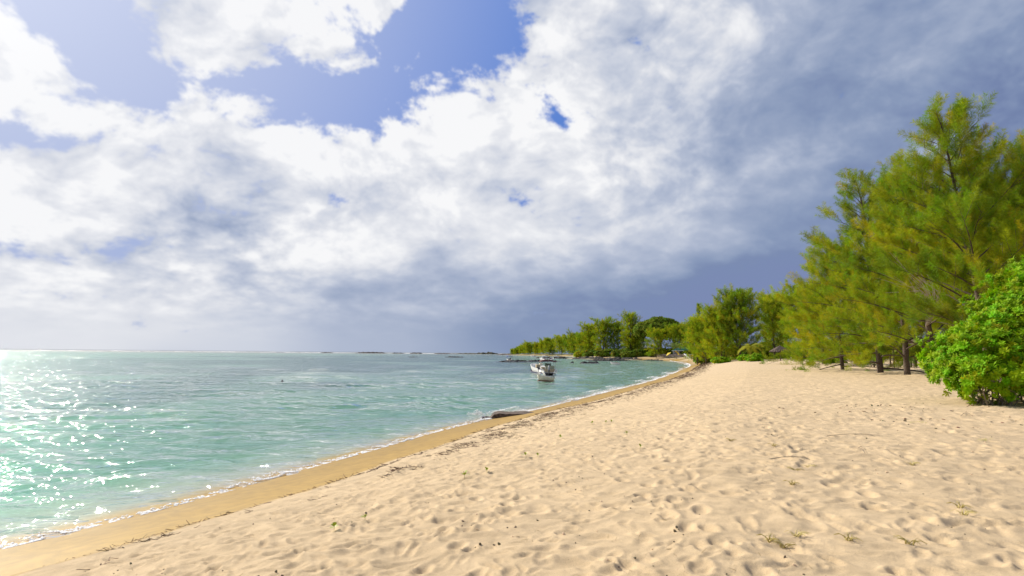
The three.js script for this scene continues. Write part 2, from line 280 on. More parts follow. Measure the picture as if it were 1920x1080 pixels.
// ------------------------------------------------------------------ foliage shapes
function needlePlume(seed, needles, width) {            // a feathery shoot of a casuarina, one unit long
  const r = rng(seed), pos = [], nor = [];
  for (let i = 0; i < needles; i++) {
    const t = Math.pow(r(), 0.8), a = r() * 6.2832, out = 0.45 + r() * 0.75, l = (0.24 + 0.24 * r()) * (1 - 0.45 * t);
    const d = V(Math.cos(a) * out, 0.75, Math.sin(a) * out).normalize(), b = V((r() - 0.5) * 0.05, t * 0.82, (r() - 0.5) * 0.05), s = d.clone().cross(V(r() - 0.5, r() - 0.5, r() - 0.5)).normalize().multiplyScalar(width * (0.7 + 0.6 * r()));
    const tip = b.clone().addScaledVector(d, l); tip.y -= 0.05 * l;
    const mid = b.clone().addScaledVector(d, l * 0.45);
    pos.push(b.x, b.y, b.z, mid.x + s.x, mid.y + s.y, mid.z + s.z, tip.x, tip.y, tip.z); const n = s.clone().cross(d).normalize(); for (let k = 0; k < 3; k++) nor.push(n.x, n.y, n.z);
  }
  const g = new THREE.BufferGeometry(); g.setAttribute('position', new THREE.Float32BufferAttribute(pos, 3)); g.setAttribute('normal', new THREE.Float32BufferAttribute(nor, 3)); return g;
}
function leafRosette(seed, leaves, length, width, open = 0.75) {      // spoon-shaped leaves round a shoot tip
  const r = rng(seed), pos = [], idx = [];
  for (let i = 0; i < leaves; i++) {
    const a = i * 2.4 + r() * 0.4, lift = mix(1.25, 0.15, i / leaves) * open + (r() - 0.5) * 0.3, l = length * (0.7 + 0.5 * r()), w = width * (0.8 + 0.4 * r());
    const d = V(Math.cos(a) * Math.cos(lift), Math.sin(lift), Math.sin(a) * Math.cos(lift)), s = V(-Math.sin(a), 0, Math.cos(a)), n = d.clone().cross(s).negate(), base = V(0, (1 - i / leaves) * length * 0.25, 0), k = pos.length / 3;
    const rows = [[0, 0.1, 0], [0.45, 0.75, 0.06], [0.8, 1, 0.02], [1, 0.35, -0.1]];
    for (const [t, ww, bend] of rows) { const c = base.clone().addScaledVector(d, t * l).addScaledVector(n, bend * l); for (const e of [-1, 1]) pos.push(...c.clone().addScaledVector(s, e * ww * w * 0.5).addScaledVector(n, -0.06 * w).toArray()); }
    for (let q = 0; q < 3; q++) { const b = k + q * 2; idx.push(b, b + 1, b + 2, b + 1, b + 3, b + 2); }
  }
  const g = new THREE.BufferGeometry(); g.setAttribute('position', new THREE.Float32BufferAttribute(pos, 3)); g.setIndex(idx); g.computeVertexNormals(); return g;
}
const plumeNear = [needlePlume(1, 120, 0.011), needlePlume(2, 120, 0.011)], plumeFar = [needlePlume(3, 46, 0.03), needlePlume(4, 46, 0.03)];
const rosette = leafRosette(8, 16, 0.2, 0.062), rosetteSmall = leafRosette(9, 7, 0.3, 0.17, 0.6);
const leafy = (r, g, b, rough = 1, t = 0.45) => new THREE.MeshPhysicalMaterial({ color: new THREE.Color().setRGB(r, g, b), roughness: rough, transmission: t, thickness: 0, side: THREE.DoubleSide });
const matNeedle = leafy(.37, .40, .004), matNeedleFar = matNeedle; matNeedle.specularIntensity = 0.2; const matRosette = new THREE.MeshPhysicalMaterial({ color: new THREE.Color().setRGB(.28, .46, .004), roughness: 0.65, specularIntensity: 0.15, transmission: 0.48, thickness: 0, side: THREE.DoubleSide });
const barkMap = texture(256, (u, v) => { const g = 0.75 + 0.5 * torus(u, v, 3, 2, 5); return [g, g * 0.98, g * 0.95]; }, true);
const matBark = paint(.17, .125, .095, 0.95, { map: barkMap }), matTwig = paint(.22, .17, .12, 0.9);

// ------------------------------------------------------------------ trees
function casuarina(label, group, x, z, h, o = {}) {
  const r = rng(o.seed ?? 1), y0 = land(x, z) - 0.05, near = o.near, root = thing('casuarina_tree', label, 'tree', [x, y0, z], 0, group);
  const lean = o.lean ?? [0, 0], R = o.radius ?? h * 0.3, low = o.low ?? 0.12, thick = o.thick ?? h * 0.016;
  const stem = []; for (let i = 0; i <= 5; i++) { const t = i / 5; stem.push(V(lean[0] * Math.pow(t, 1.35) + (r() - 0.5) * h * 0.02 * t, h * t, lean[1] * Math.pow(t, 1.35) + (r() - 0.5) * h * 0.02 * t)); }
  const curve = new THREE.CatmullRomCurve3(stem), wood = [tube(stem, thick, thick * 0.12, 7, 14)], plumes = [[], []];
  const limbs = Math.round((o.limbs ?? 34) * 1.35), size = (o.plume ?? 1.2), gap = (o.gap ?? 0.4) * 0.62;
  const age = 0.15 + 0.5 * r(); let tone = 1; const put = (p, d, s) => {
    const c = new THREE.Color(), k = r(), dark = o.dark ?? age;
    c.setRGB((0.62 + 0.5 * k) * tone * (1 - 0.4 * dark), (0.78 + 0.3 * r()) * (0.35 + 0.65 * tone) * (1 - 0.25 * dark), 1 + 0.4 * r() + dark);
    plumes[r() < 0.5 ? 0 : 1].push([placed(p, d, s, r() * 6.28, 0.8 + 0.5 * r()), c]);
  };
  for (let i = 0; i < limbs; i++) {
    const t = low + (0.985 - low) * Math.pow((i + r() * 0.8) / limbs, o.bias ?? 0.9), p0 = curve.getPoint(t), a = i * 2.39996 + r() * 0.7;
    tone = 0.65 + 0.65 * r();
    const shape = o.taper ? Math.pow(1 - t, 0.75) * 1.12 + 0.1 : o.cone ? (1 - t) * 1.15 + 0.08 : Math.pow(Math.sin(Math.PI * Math.min(1, 0.14 + 0.86 * Math.pow(1 - t, 0.75) * 0.92)), 0.7);
    const len = R * shape * (0.5 + 0.75 * r() * r() + 0.1 * r()), rise = mix((o.riseLow ?? 0.15) + 0.2, 1.5, t) + (r() - 0.5) * 0.35;
    const d = V(Math.cos(a), rise, Math.sin(a)).normalize(); if (o.wind) d.add(V(o.wind[0], 0, o.wind[1])).normalize();
    const droop = o.droop ?? 0.18, pts = [0, 0.33, 0.66, 1].map((q) => p0.clone().addScaledVector(d, len * q).add(V((r() - 0.5) * len * 0.06, -droop * len * q * q, (r() - 0.5) * len * 0.06)));
    if (len > 0.7) wood.push(tube(pts, Math.max(0.012, thick * 0.34 * (1 - t * 0.7)), 0.008, 4, 5));
    const lc = new THREE.CatmullRomCurve3(pts), branch = Math.max(2, Math.round(len / (o.step ?? 0.75)));
    for (let b = 0; b < branch; b++) {
      const q = mix(0.18, 1, (b + r()) / branch), bp = lc.getPoint(q), tan = lc.getTangent(q), sa = r() * 6.2832;
      const bd = tan.clone().multiplyScalar(0.85).add(V(Math.cos(sa) * 0.75, 0.25 + 0.5 * r(), Math.sin(sa) * 0.75)).normalize(), bl = (0.25 + 0.3 * r()) * Math.min(len, 3.4) * (1.1 - 0.5 * q) + 0.25;
      const nPl = Math.max(2, Math.round(bl / gap));
      for (let e = 0; e < nPl; e++) {
        const pp = bp.clone().addScaledVector(bd, bl * (e + r()) / nPl); pp.y -= droop * 0.5 * bl * Math.pow(e / nPl, 2);
        const pd = bd.clone().add(V((r() - 0.5) * 0.9, (r() - 0.12) * 0.8, (r() - 0.5) * 0.9)).normalize(); put(pp, pd, size * (0.6 + 0.6 * r()));
      }
      if (near && r() < 0.6) wood.push(tube([bp, bp.clone().addScaledVector(bd, bl * 0.6), bp.clone().addScaledVector(bd, bl * 1.05)], 0.014, 0.005, 3, 2));
    }
    put(lc.getPoint(1), lc.getTangent(1), size * 1.1);
  }
  for (let i = 0; i < 6; i++) put(curve.getPoint(1 - i * 0.03), V((r() - 0.5) * 0.5, 1, (r() - 0.5) * 0.5).normalize(), size * 0.9);
  part('trunk', mergeGeometries(wood), matBark, root);
  const crown = new THREE.Group(); crown.name = 'crown'; root.add(crown);
  plumes.forEach((list, k) => { if (list.length) scatter('foliage', (near ? plumeNear : plumeFar)[k], o.material ?? (near ? matNeedle : matNeedleFar), list, crown); });
  return root;
}
function broadTree(name, label, x, z, h, rx, rz, o = {}) {
  const r = rng(o.seed ?? 5), y0 = land(x, z) - 0.05, root = thing(name, label, 'tree', [x, y0, z], 0, o.group), wood = [tube([V(0, 0, 0), V(0.3, h * 0.25, 0), V(0, h * 0.5, 0.2)], h * 0.03, h * 0.018, 7, 6)], list = [];
  const blobs = Array.from({ length: o.blobs ?? 34 }, (_, i) => { const a = i * 2.4, q = Math.sqrt((i + 0.5) / (o.blobs ?? 34)); return V(Math.cos(a) * rx * q * 0.86, h * (o.base ?? 0.55) + (h * (0.9 - (o.base ?? 0.55))) * Math.sqrt(1 - q * q * 0.85) * (0.7 + 0.3 * r()), Math.sin(a) * rz * q * 0.86); });
  blobs.forEach((c, i) => {
    if (i % 2 === 0) wood.push(tube([V(0, h * 0.4, 0), V(c.x * 0.4, mix(h * 0.4, c.y, 0.6), c.z * 0.4), c], h * 0.011, 0.03, 4, 4));
    const br = (o.blob ?? 0.2) * Math.min(rx, rz) * (0.8 + 0.5 * r());
    for (let k = 0; k < (o.leaves ?? 150); k++) { const d = V(r() - 0.5, r() - 0.42, r() - 0.5).normalize(), p = c.clone().add(V(d.x * br * 1.25, d.y * br * 0.85, d.z * br * 1.25).multiplyScalar(0.75 + 0.3 * r())); list.push([placed(p, d.add(V((r() - 0.5), 0.6 * r(), (r() - 0.5))).normalize(), (o.leaf ?? 2) * (0.7 + 0.6 * r()), r() * 6.28), new THREE.Color().setRGB(0.75 + 0.5 * r(), 0.85 + 0.3 * r(), 1)]); }
  });
  part('trunk', mergeGeometries(wood), matBark, root);
  scatter('crown', rosetteSmall, o.material, list, root);
  return root;
}
// ---- the big casuarinas over the sand
const OVER = 'casuarinas behind the beach';
casuarina('tall casuarina with a bare dark limb, rising highest above the leafy green bush', OVER, 23.4, -30, 12.9, { seed: 11, near: true, taper: true, lean: [-2.4, 1], radius: 6.2, limbs: 46, plume: 0.95, gap: 0.34, low: 0.14, step: 0.6, wind: [-0.15, 0] });
casuarina('casuarina with a thin open top at the side of the tallest one', OVER, 29.5, -35, 11.2, { seed: 12, near: true, lean: [-0.6, 0], radius: 5.6, limbs: 42, plume: 0.95, gap: 0.36, low: 0.14, step: 0.6 });
const twiggy = casuarina('casuarina with grey bare twigs low on its seaward side, close behind the bush', OVER, 27.6, -40, 13.8, { seed: 13, near: true, taper: true, lean: [-2, 0.6], radius: 6.4, limbs: 46, plume: 1.0, gap: 0.36, low: 0.1, step: 0.62, wind: [-0.1, 0] });
casuarina('casuarina with two pointed plumes on top, its branches sweeping low over the sand', OVER, 30.6, -51, 16, { seed: 14, near: true, taper: true, lean: [-1.6, 1], radius: 6.8, limbs: 54, plume: 1.15, gap: 0.42, low: 0.03, riseLow: -0.3, step: 0.68, wind: [-0.12, 0] });
casuarina('bushy casuarina at the seaward corner of the grove, foliage hanging to the sand', OVER, 33.4, -62, 12, { seed: 15, near: true, taper: true, lean: [-1, 0], radius: 6.6, limbs: 54, plume: 1.2, gap: 0.44, low: 0.02, step: 0.7, riseLow: -0.3, wind: [-0.1, 0] });
casuarina('smaller casuarina beyond the corner of the grove, nearest the thatched parasol', OVER, 42.6, -84, 10.5, { seed: 16, near: true, taper: true, radius: 6.6, limbs: 44, plume: 1.35, gap: 0.55, low: 0.02, step: 0.8, riseLow: -0.3 });
casuarina('pointed casuarina filling the gap below the tallest one', OVER, 29.6, -46, 14.2, { seed: 20, near: true, taper: true, lean: [-0.6, 0.4], radius: 5.8, limbs: 52, plume: 1.1, gap: 0.4, low: 0.08, step: 0.66 });
casuarina('casuarina standing over the brown roofed shelter', OVER, 46, -70, 13.5, { seed: 17, near: true, radius: 6.5, limbs: 42, plume: 1.3, gap: 0.5, low: 0.16, step: 0.8 });
casuarina('slender casuarina in the second row of the grove, inland of the shelter', OVER, 39.5, -52, 13, { seed: 18, near: true, radius: 6, limbs: 42, plume: 1.2, gap: 0.45, low: 0.16, step: 0.75 });
casuarina('dark casuarina at the back of the grove behind the tallest one', OVER, 38, -43, 11.5, { seed: 19, near: true, radius: 6, limbs: 42, plume: 1.15, gap: 0.45, low: 0.14, step: 0.75 });

{ // dead wood on its seaward side
  const r = rng(131), wood = [];
  for (let i = 0; i < 26; i++) { const b = V(-2.2 - r(), 4.2 + 1.4 * r(), 3.6 + 0.8 * r()), l = 1.2 + 2.6 * r(), d = V(-0.9 + 0.5 * r(), 0.9 * r() - 0.1, 0.6 * r() - 0.1).normalize(); wood.push(tube([V(-0.8, 3.4, 0.5), b, b.clone().addScaledVector(d, l * 0.5).add(V((r() - 0.5) * 0.3, (r() - 0.5) * 0.3, 0)), b.clone().addScaledVector(d, l).add(V(0, 0.3 * (r() - 0.3), 0))], 0.022, 0.006, 4, 7)); }
  part('dead_branches', mergeGeometries(wood), paint(.36, .31, .27, 0.9), twiggy).userData.kind = 'stuff';
}
// ---- trees between the grove and the cove
const MID = 'casuarinas at the back of the cove';
casuarina('tall grey-green casuarina with several spires, inland of the cove sand', MID, 50, -134, 12.8, { seed: 21, radius: 7, limbs: 66, plume: 1.7, gap: 0.7, low: 0.1, step: 0.9 });
casuarina('yellowish casuarina leaning seaward beside the spired one', MID, 47.4, -138, 9.8, { seed: 22, radius: 7, limbs: 60, plume: 1.7, gap: 0.7, low: 0.05, lean: [-0.8, 0], step: 0.9, material: matNeedle });
casuarina('low bright casuarina at the edge of the cove sand', MID, 47.5, -150, 9, { seed: 23, radius: 6.5, limbs: 56, plume: 1.6, gap: 0.7, low: 0.05, step: 0.9, material: matNeedle });
casuarina('casuarina farthest round the cove, just short of the stone wall', MID, 52, -172, 10, { seed: 28, radius: 6.5, limbs: 50, plume: 1.7, gap: 0.8, low: 0.05, step: 0.9, material: matNeedle });
casuarina('dull green casuarina behind the thatched parasol', MID, 66, -150, 13, { seed: 24, radius: 7.5, limbs: 60, plume: 1.8, gap: 0.8, low: 0.08, step: 0.9 });
casuarina('rounded casuarina between the thatched parasol and the grove', MID, 57, -118, 11.5, { seed: 25, radius: 7, limbs: 60, plume: 1.6, gap: 0.7, low: 0.05, step: 0.9, material: matNeedle });
casuarina('casuarina in the gap right behind the corner of the grove', MID, 62, -108, 14, { seed: 26, radius: 7, limbs: 56, plume: 1.6, gap: 0.7, low: 0.06, step: 0.9 });
casuarina('round-headed casuarina inland between the spired one and the palm', MID, 60, -140, 11.5, { seed: 29, radius: 6.5, limbs: 50, plume: 1.7, gap: 0.7, low: 0.04, step: 0.9 });
casuarina('casuarina half hidden behind the stone wall trees', MID, 78, -230, 13, { seed: 30, radius: 7.5, limbs: 50, plume: 2.0, gap: 0.9, low: 0.04, step: 1.1 });
casuarina('narrow dark pine shaped like a cone above the cove trees', MID, 80.5, -262, 23, { seed: 27, radius: 3.6, limbs: 60, plume: 1.5, gap: 0.7, low: 0.15, cone: true, dark: 0.9, step: 0.9, droop: 0.05 });

// ---- trees on the rocky headland
const matBroad = leafy(.17, .235, .015, 0.9, 0.35); matBroad.specularIntensity = 0.15; const HEAD = 'casuarinas on the rocky headland';
broadTree('banyan_tree', 'broad round-topped dark green tree standing over the headland', 87, -358, 22.5, 15, 12, { seed: 31, blobs: 70, leaves: 150, leaf: 3.4, material: matBroad, base: 0.42, blob: 0.24 });
casuarina('tallest headland casuarina, spiky, against the round-topped tree', HEAD, 71.5, -368, 22, { seed: 32, radius: 9, limbs: 70, plume: 2.8, gap: 1.3, low: 0.12, step: 1.4 });
casuarina('wide headland casuarina standing seaward of the white house', HEAD, 58, -388, 18.5, { seed: 33, radius: 11, limbs: 80, plume: 2.8, gap: 1.3, low: 0.05, step: 1.4 });
casuarina('headland casuarina with a ragged top beside the white tent', HEAD, 51.5, -402, 16.5, { seed: 34, radius: 9, limbs: 70, plume: 2.8, gap: 1.3, low: 0.04, step: 1.4 });
casuarina('low casuarina in front of the white house', HEAD, 72, -372, 10, { seed: 35, radius: 7, limbs: 56, plume: 2.4, gap: 1.2, low: 0.06, step: 1.3 });
casuarina('yellow-green casuarina below the round-topped tree', HEAD, 80, -338, 12.5, { seed: 36, radius: 8, limbs: 60, plume: 2.4, gap: 1.2, low: 0.04, step: 1.3 });
casuarina('casuarina between the round-topped tree and the green roofed house', HEAD, 91, -338, 14, { seed: 37, radius: 8, limbs: 60, plume: 2.4, gap: 1.2, low: 0.08, step: 1.3 });
{
  const r = rng(61);
  for (let i = 0; i < 26; i++) {
    const t = i / 25, x = mix(2, 92, t) + (r() - 0.5) * 8, z = mix(-1075, -690, t) - r() * 30, h = mix(5, 18, Math.pow(t, 0.65)) * (0.75 + 0.5 * r());
    casuarina('casuarina in the even far-off row along the point', 'casuarinas on the far point', x, z, h, { seed: 200 + i, radius: h * 0.8, limbs: 40, plume: 4.2, gap: 1.9, low: 0.03, step: 2.0 });
  }
}
// ---- palms
const matFrond = leafy(.30, .31, .02, 0.9, 0.4), matFrondGreen = leafy(.14, .2, .02, 0.9, 0.4); matFrond.specularIntensity = matFrondGreen.specularIntensity = 0.15;
function frondShape(seed, len) {
  const r = rng(seed), pos = [], mid = (t) => V(len * t * (1 - 0.18 * t), len * (0.42 * t - 0.72 * t * t), 0);
  for (let i = 0; i < 26; i++) for (const e of [-1, 1]) { const t = 0.12 + 0.88 * i / 26, a = mid(t), b = mid(t + 0.035), l = len * 0.24 * Math.sin(Math.PI * (0.15 + 0.8 * t)) * (0.8 + 0.3 * r()); pos.push(a.x, a.y, a.z, b.x, b.y, b.z, b.x + l * 0.45, b.y - l * 0.45, e * l); }
  for (let i = 0; i < 8; i++) { const a = mid(i / 8), b = mid((i + 1) / 8); pos.push(a.x, a.y + .03, 0, b.x, b.y + .03, 0, b.x, b.y - .03, .03); }
  const g = new THREE.BufferGeometry(); g.setAttribute('position', new THREE.Float32BufferAttribute(pos, 3)); g.computeVertexNormals(); return g;
}
function palm(label, x, z, h, len, material, n, seed) {
  const r = rng(seed), root = thing('palm_tree', label, 'palm', [x, land(x, z) - 0.05, z], r() * 6, 'palms behind the beach');
  part('trunk', tube([V(0, 0, 0), V(0.2, h * 0.5, 0), V(0.1, h, 0.1)], 0.16, 0.11, 7, 6), matBark, root);
  const shape = frondShape(seed, len);
  for (let i = 0; i < n; i++) { const f = part('frond', shape, material, root); f.position.set(0.1, h, 0.1); f.rotation.set(0, i * 2.4, (r() - 0.25) * 0.9, 'YXZ'); }
}
palm('yellow-green palm with drooping fronds left of the thatched parasol', 46.4, -119, 2.6, 3.2, matFrond, 15, 3);
palm('dark palm in front of the green roofed house', 85, -316, 7, 5, matFrondGreen, 16, 4);
palm('pale yellow palm on the headland below the round-topped tree', 80, -342, 6, 5, matFrond, 14, 5);
// ------------------------------------------------------------------ shrubs
const MOUNDS = [];
function shrub(label, x, z, mounds, count, scale, material, seed, shape, stems, group) {
  const r = rng(seed), root = thing('naupaka_bush', label, 'bush', [x, land(x, z) - 0.02, z], 0, group), list = [];
  const inside = (p, skip) => mounds.some((m, i) => i !== skip && Math.pow((p.x - m[0]) / m[3], 2) + Math.pow((p.y - m[1]) / m[4], 2) + Math.pow((p.z - m[2]) / m[5], 2) < 0.8);
  const total = mounds.reduce((s, m) => s + m[3] * m[4] + m[4] * m[5] + m[3] * m[5], 0);
  mounds.forEach((m, mi) => {
    const n = Math.round(count * (m[3] * m[4] + m[4] * m[5] + m[3] * m[5]) / total);
    for (let i = 0; i < n; i++) {
      const d = V(r() * 2 - 1, r() * 2 - 1, r() * 2 - 1); if (d.lengthSq() > 1 || d.lengthSq() < 0.01) { i--; continue; } d.normalize();
      const lump = 1 + 0.36 * noise(d.x * 2.6 + mi * 9, d.y * 2.6, d.z * 2.6) + 0.2 * noise(d.x * 6, d.y * 6 + mi, d.z * 6) + (r() < 0.03 ? 0.1 * r() : 0), depth = r() < 0.3 ? 0.72 + 0.2 * r() : 0.95 + 0.1 * r();
      const p = V(m[0] + d.x * m[3] * lump * depth, m[1] + d.y * m[4] * lump * depth, m[2] + d.z * m[5] * lump * depth);
      if (p.y < 0.12 + (stems ? 0.25 * r() : 0) || inside(p, mi)) continue;
      if (stems && d.y < -0.35 && r() < 0.75) continue;
      const dir = V(d.x / m[3], d.y / m[4] + 0.22, d.z / m[5]).normalize().add(V((r() - 0.5) * 0.7, (r() - 0.3) * 0.7, (r() - 0.5) * 0.7)).normalize();
      const yellow = r() < 0.006;
      list.push([placed(p, dir, scale * (0.7 + 0.6 * r()), r() * 6.28), new THREE.Color().setRGB(yellow ? 2.6 : 0.7 + 0.6 * r(), yellow ? 1.25 : 0.8 + 0.4 * r(), 1)]);
    }
  });
  const wood = [];
  for (let i = 0; i < (stems || 8); i++) {
    const m = mounds[i % mounds.length], a = r() * 6.28, q = 0.75 * Math.sqrt(r()), base = V(m[0] + Math.cos(a) * m[3] * q * 0.8, 0.0, m[2] + Math.sin(a) * m[5] * q * 0.8), b = r() * 6.28, tip = V(m[0] + Math.cos(b) * m[3] * 0.8, m[1] + (r() - 0.55) * m[4] * 0.9, m[2] + Math.sin(b) * m[5] * 0.8);
    base.y = land(x + base.x, z + base.z) - root.position.y - 0.03;
    wood.push(tube([base, base.clone().lerp(tip, 0.4).add(V((r() - 0.5) * 0.6, 0.1 + 0.2 * r(), (r() - 0.5) * 0.6)), tip], (0.012 + 0.02 * r()) * (scale > 1.5 ? 2 : 1), 0.006, 4, 5));
  }
  part('stems', mergeGeometries(wood), matTwig, root).userData.kind = 'stuff';
  scatter('foliage', shape, material, list, root);
  return root;
}
shrub('big glossy bright green bush with spoon-shaped leaves and bare twigs at its foot', 16.5, -18.8, [[-2.3, 0.75, 0.5, 1.0, 0.75, 0.9], [0.5, 3.5, -0.6, 0.8, 0.8, 0.8], [2.2, 4.3, -1, 0.9, 0.7, 0.9], [-0.9, 1.2, -0.2, 2.2, 1.4, 1.9], [0.1, 2.3, -0.5, 1.7, 1.35, 1.8], [1.5, 3.0, -1, 2.0, 1.6, 1.9], [2.0, 1.9, 0.6, 1.9, 1.25, 1.7], [3.4, 2.4, -0.6, 2, 2, 2]], 19000, 0.68, matRosette, 71, rosette, 240);
const FARBUSH = 'low bushes along the back of the cove';
shrub('low bright green bush beside the thatched parasol', 44.9, -114, [[0, 0.3, 0, 1.3, 0.6, 1.3], [0.8, 0.6, -0.4, 1.0, 0.7, 1.2]], 900, 1.3, matRosette, 72, rosette, 0, FARBUSH);
shrub('small green bush at the foot of the leaning yellowish casuarina', 44.6, -131, [[0, 0.4, 0, 1.8, 0.7, 1.5]], 500, 1.5, matRosette, 73, rosette, 0, FARBUSH);
shrub('green bush under the spired casuarina', 49.4, -129, [[0, 0.4, 0, 1.6, 0.7, 1.5]], 500, 1.5, matRosette, 74, rosette, 0, FARBUSH);
shrub('green bush under the sweeping branches at the grove corner', 46, -88, [[0, 0.4, 0, 1.6, 0.7, 1.4]], 500, 1.3, matRosette, 75, rosette, 0, FARBUSH);
shrub('round yellow-green bush on the far point by the water', 70, -640, [[0, 1.6, 0, 4.5, 3, 4]], 520, 6, matRosette, 76, rosette, 0, FARBUSH);
shrub('bush in front of the stone wall by the headland', 69, -360, [[0, 0.8, 0, 4, 1.8, 2.5]], 420, 4, matBroad, 77, rosetteSmall, 0, FARBUSH);
shrub('pale bush at the waterside tip of the headland', 46, -404, [[0, 0.8, 0, 4, 2, 3], [5, 1, 0, 4, 2.2, 3]], 620, 4, matNeedleFar, 78, rosetteSmall, 0, FARBUSH);
const matUnder = matBroad, UNDER = 'undergrowth behind the casuarina trunks';
[[70, -66], [64, -80], [66, -96], [72, -118], [66, -134], [60, -152], [64, -168], [72, -190], [84, -215], [56, -58], [80, -150], [58, -176]].forEach(([x, z], i) => shrub('tall thicket of undergrowth closing the view behind the trunks', x, z, [[0, 1.1, 0, 5.5, 1.9, 3], [4, 1.4, 1, 4, 2.2, 3]], 620, 3.0, matUnder, 90 + i, rosetteSmall, 0, UNDER));
casuarina('casuarina right before the white house, hiding most of it', HEAD, 79.5, -386, 13, { seed: 38, radius: 8, limbs: 60, plume: 2.6, gap: 1.2, low: 0.05, step: 1.3 });
casuarina('casuarina filling the gap between the tallest headland one and the wide one', HEAD, 66, -384, 17, { seed: 39, radius: 9, limbs: 66, plume: 2.8, gap: 1.3, low: 0.03, step: 1.4 });
casuarina('casuarina behind the green roofed house', HEAD, 101, -352, 15, { seed: 50, radius: 8, limbs: 60, plume: 2.6, gap: 1.2, low: 0.04, step: 1.3 });
casuarina('casuarina behind the stone wall beside the dark cone-shaped pine', HEAD, 104, -322, 13, { seed: 51, radius: 8, limbs: 60, plume: 2.4, gap: 1.1, low: 0.04, step: 1.3 });
casuarina('low casuarina on the seaward shoulder of the headland', HEAD, 47.5, -412, 12, { seed: 52, radius: 7, limbs: 56, plume: 2.6, gap: 1.2, low: 0.03, step: 1.3 });
[[58, -376], [66, -366], [76, -358], [84, -350], [92, -342], [52, -390], [97, -330]].forEach(([x, z], i) => shrub('green thicket at the foot of the headland trees', x, z, [[0, 1.2, 0, 6, 2.2, 3], [4, 1.5, -1, 4, 2.6, 3]], 520, 3.6, matUnder, 130 + i, rosetteSmall, 0, 'thickets on the headland'));
// ------------------------------------------------------------------ rocks
const rockMap = texture(512, (u, v) => { const g = 0.7 + 0.7 * torus(u, v, 2.5, 4, 6); return [g, g * 0.97, g * 0.93]; }, true);
const matLava = paint(.045, .040, .038, 0.85, { map: rockMap }), matSlab = paint(.20, .145, .11, 0.85, { map: rockMap }), matIslet = paint(.16, .13, .125, 0.95, { map: rockMap });
function ridge(name, label, category, a, b, width, height, seed, material, group, profile) {        // a jagged bar of rock from a to b, its foot below the ground or the water
  const nx = Math.max(24, Math.min(90, Math.round(Math.hypot(b[0] - a[0], b[1] - a[1]) / (height * 0.22)))), nz = 14, len = Math.hypot(b[0] - a[0], b[1] - a[1]), pos = [], uv = [], idx = [];
  const base = Math.min(land(a[0], a[1]), land(b[0], b[1]), 0) - 0.3;
  for (let i = 0; i <= nx; i++) for (let j = 0; j <= nz; j++) {
    const t = i / nx, q = j / nz * 2 - 1, X = (t - 0.5) * len, ends = Math.pow(Math.max(0, 1 - Math.pow(Math.abs(t * 2 - 1), 3)), 0.6), wob = 0.35 * noise(t * len / height * 0.35, seed, 1);
    const w = width * 0.5 * (0.35 + 0.65 * ends) * (1 + 0.4 * noise(X * 0.6 / height, seed + 4, q)), Zp = q * w + wob * width;
    const jag = 0.75 + 0.55 * noise(X / height * 0.55, seed + 2, Zp / height * 0.55) + 0.4 * noise(X / height * 1.5, seed + 7, Zp / height * 1.5);
    const top = (profile ? profile(t) : 1) * height * ends * Math.pow(Math.max(0, 1 - q * q), 0.55) * jag, edge = Math.abs(q) > 0.99 || i === 0 || i === nx;
    pos.push(X, edge ? base : Math.max(base, top - 0.12 * height), Zp); uv.push(X * 0.4 / height, Zp * 0.4 / height);
  }
  for (let i = 0; i < nx; i++) for (let j = 0; j < nz; j++) { const k = i * (nz + 1) + j; idx.push(k, k + 1, k + nz + 1, k + 1, k + nz + 2, k + nz + 1); }
  let g = new THREE.BufferGeometry(); g.setAttribute('position', new THREE.Float32BufferAttribute(pos, 3)); g.setAttribute('uv', new THREE.Float32BufferAttribute(uv, 2)); g.setIndex(idx); g = g.toNonIndexed(); g.computeVertexNormals();
  return single(name, label, category, g, material, [(a[0] + b[0]) / 2, 0, (a[1] + b[1]) / 2], -Math.atan2(b[1] - a[1], b[0] - a[0]), group);
}
const REEF = 'black rocks in the shallows';
ridge('lava_rock', 'long low black rock bar behind the moored motorboat', 'rock', [-6, -224], [20, -246], 3.4, 1.0, 3, matLava, REEF);
ridge('lava_rock', 'black rock bar beyond the long one, running out from the sand spit', 'rock', [15, -420], [44, -408], 5, 1.5, 13, matLava, REEF);
ridge('lava_rock', 'small humped black rock just seaward of the white rowing boat', 'rock', [23, -207], [30.2, -210], 2.2, 0.95, 23, matLava, REEF);
ridge('lava_rock', 'flat black rocks lying off the headland shore', 'rock', [35, -284], [58, -304], 5, 1.2, 33, matLava, REEF);
ridge('lava_rock', 'single small black rock between the motorboat and the humped rock', 'rock', [20.6, -215], [21.9, -215], 1.0, 0.8, 43, matLava, REEF);
ridge('lava_rock', 'dark rocks awash alone far out in the lagoon', 'rock', [-48, -440], [-33, -436], 2.5, 0.9, 53, matLava, REEF);
ridge('lava_rock', 'tiny rocks awash farthest out toward open water', 'rock', [-70, -412], [-62, -410], 2, 0.6, 63, matLava, REEF);
ridge('lava_rock', 'black boulder shore under the headland trees', 'rock', [38, -386], [58, -362], 5, 2.2, 73, matLava, REEF);
ridge('lava_rock', 'black boulder shore below the white house', 'rock', [56, -363], [74, -343], 5, 2.0, 83, matLava, REEF);
ridge('lava_rock', 'dark stones at the inner end of the cove beach', 'rock', [72, -336], [79, -318], 2.4, 0.7, 93, matLava, REEF);
const ISLE = 'low brown islets on the reef';
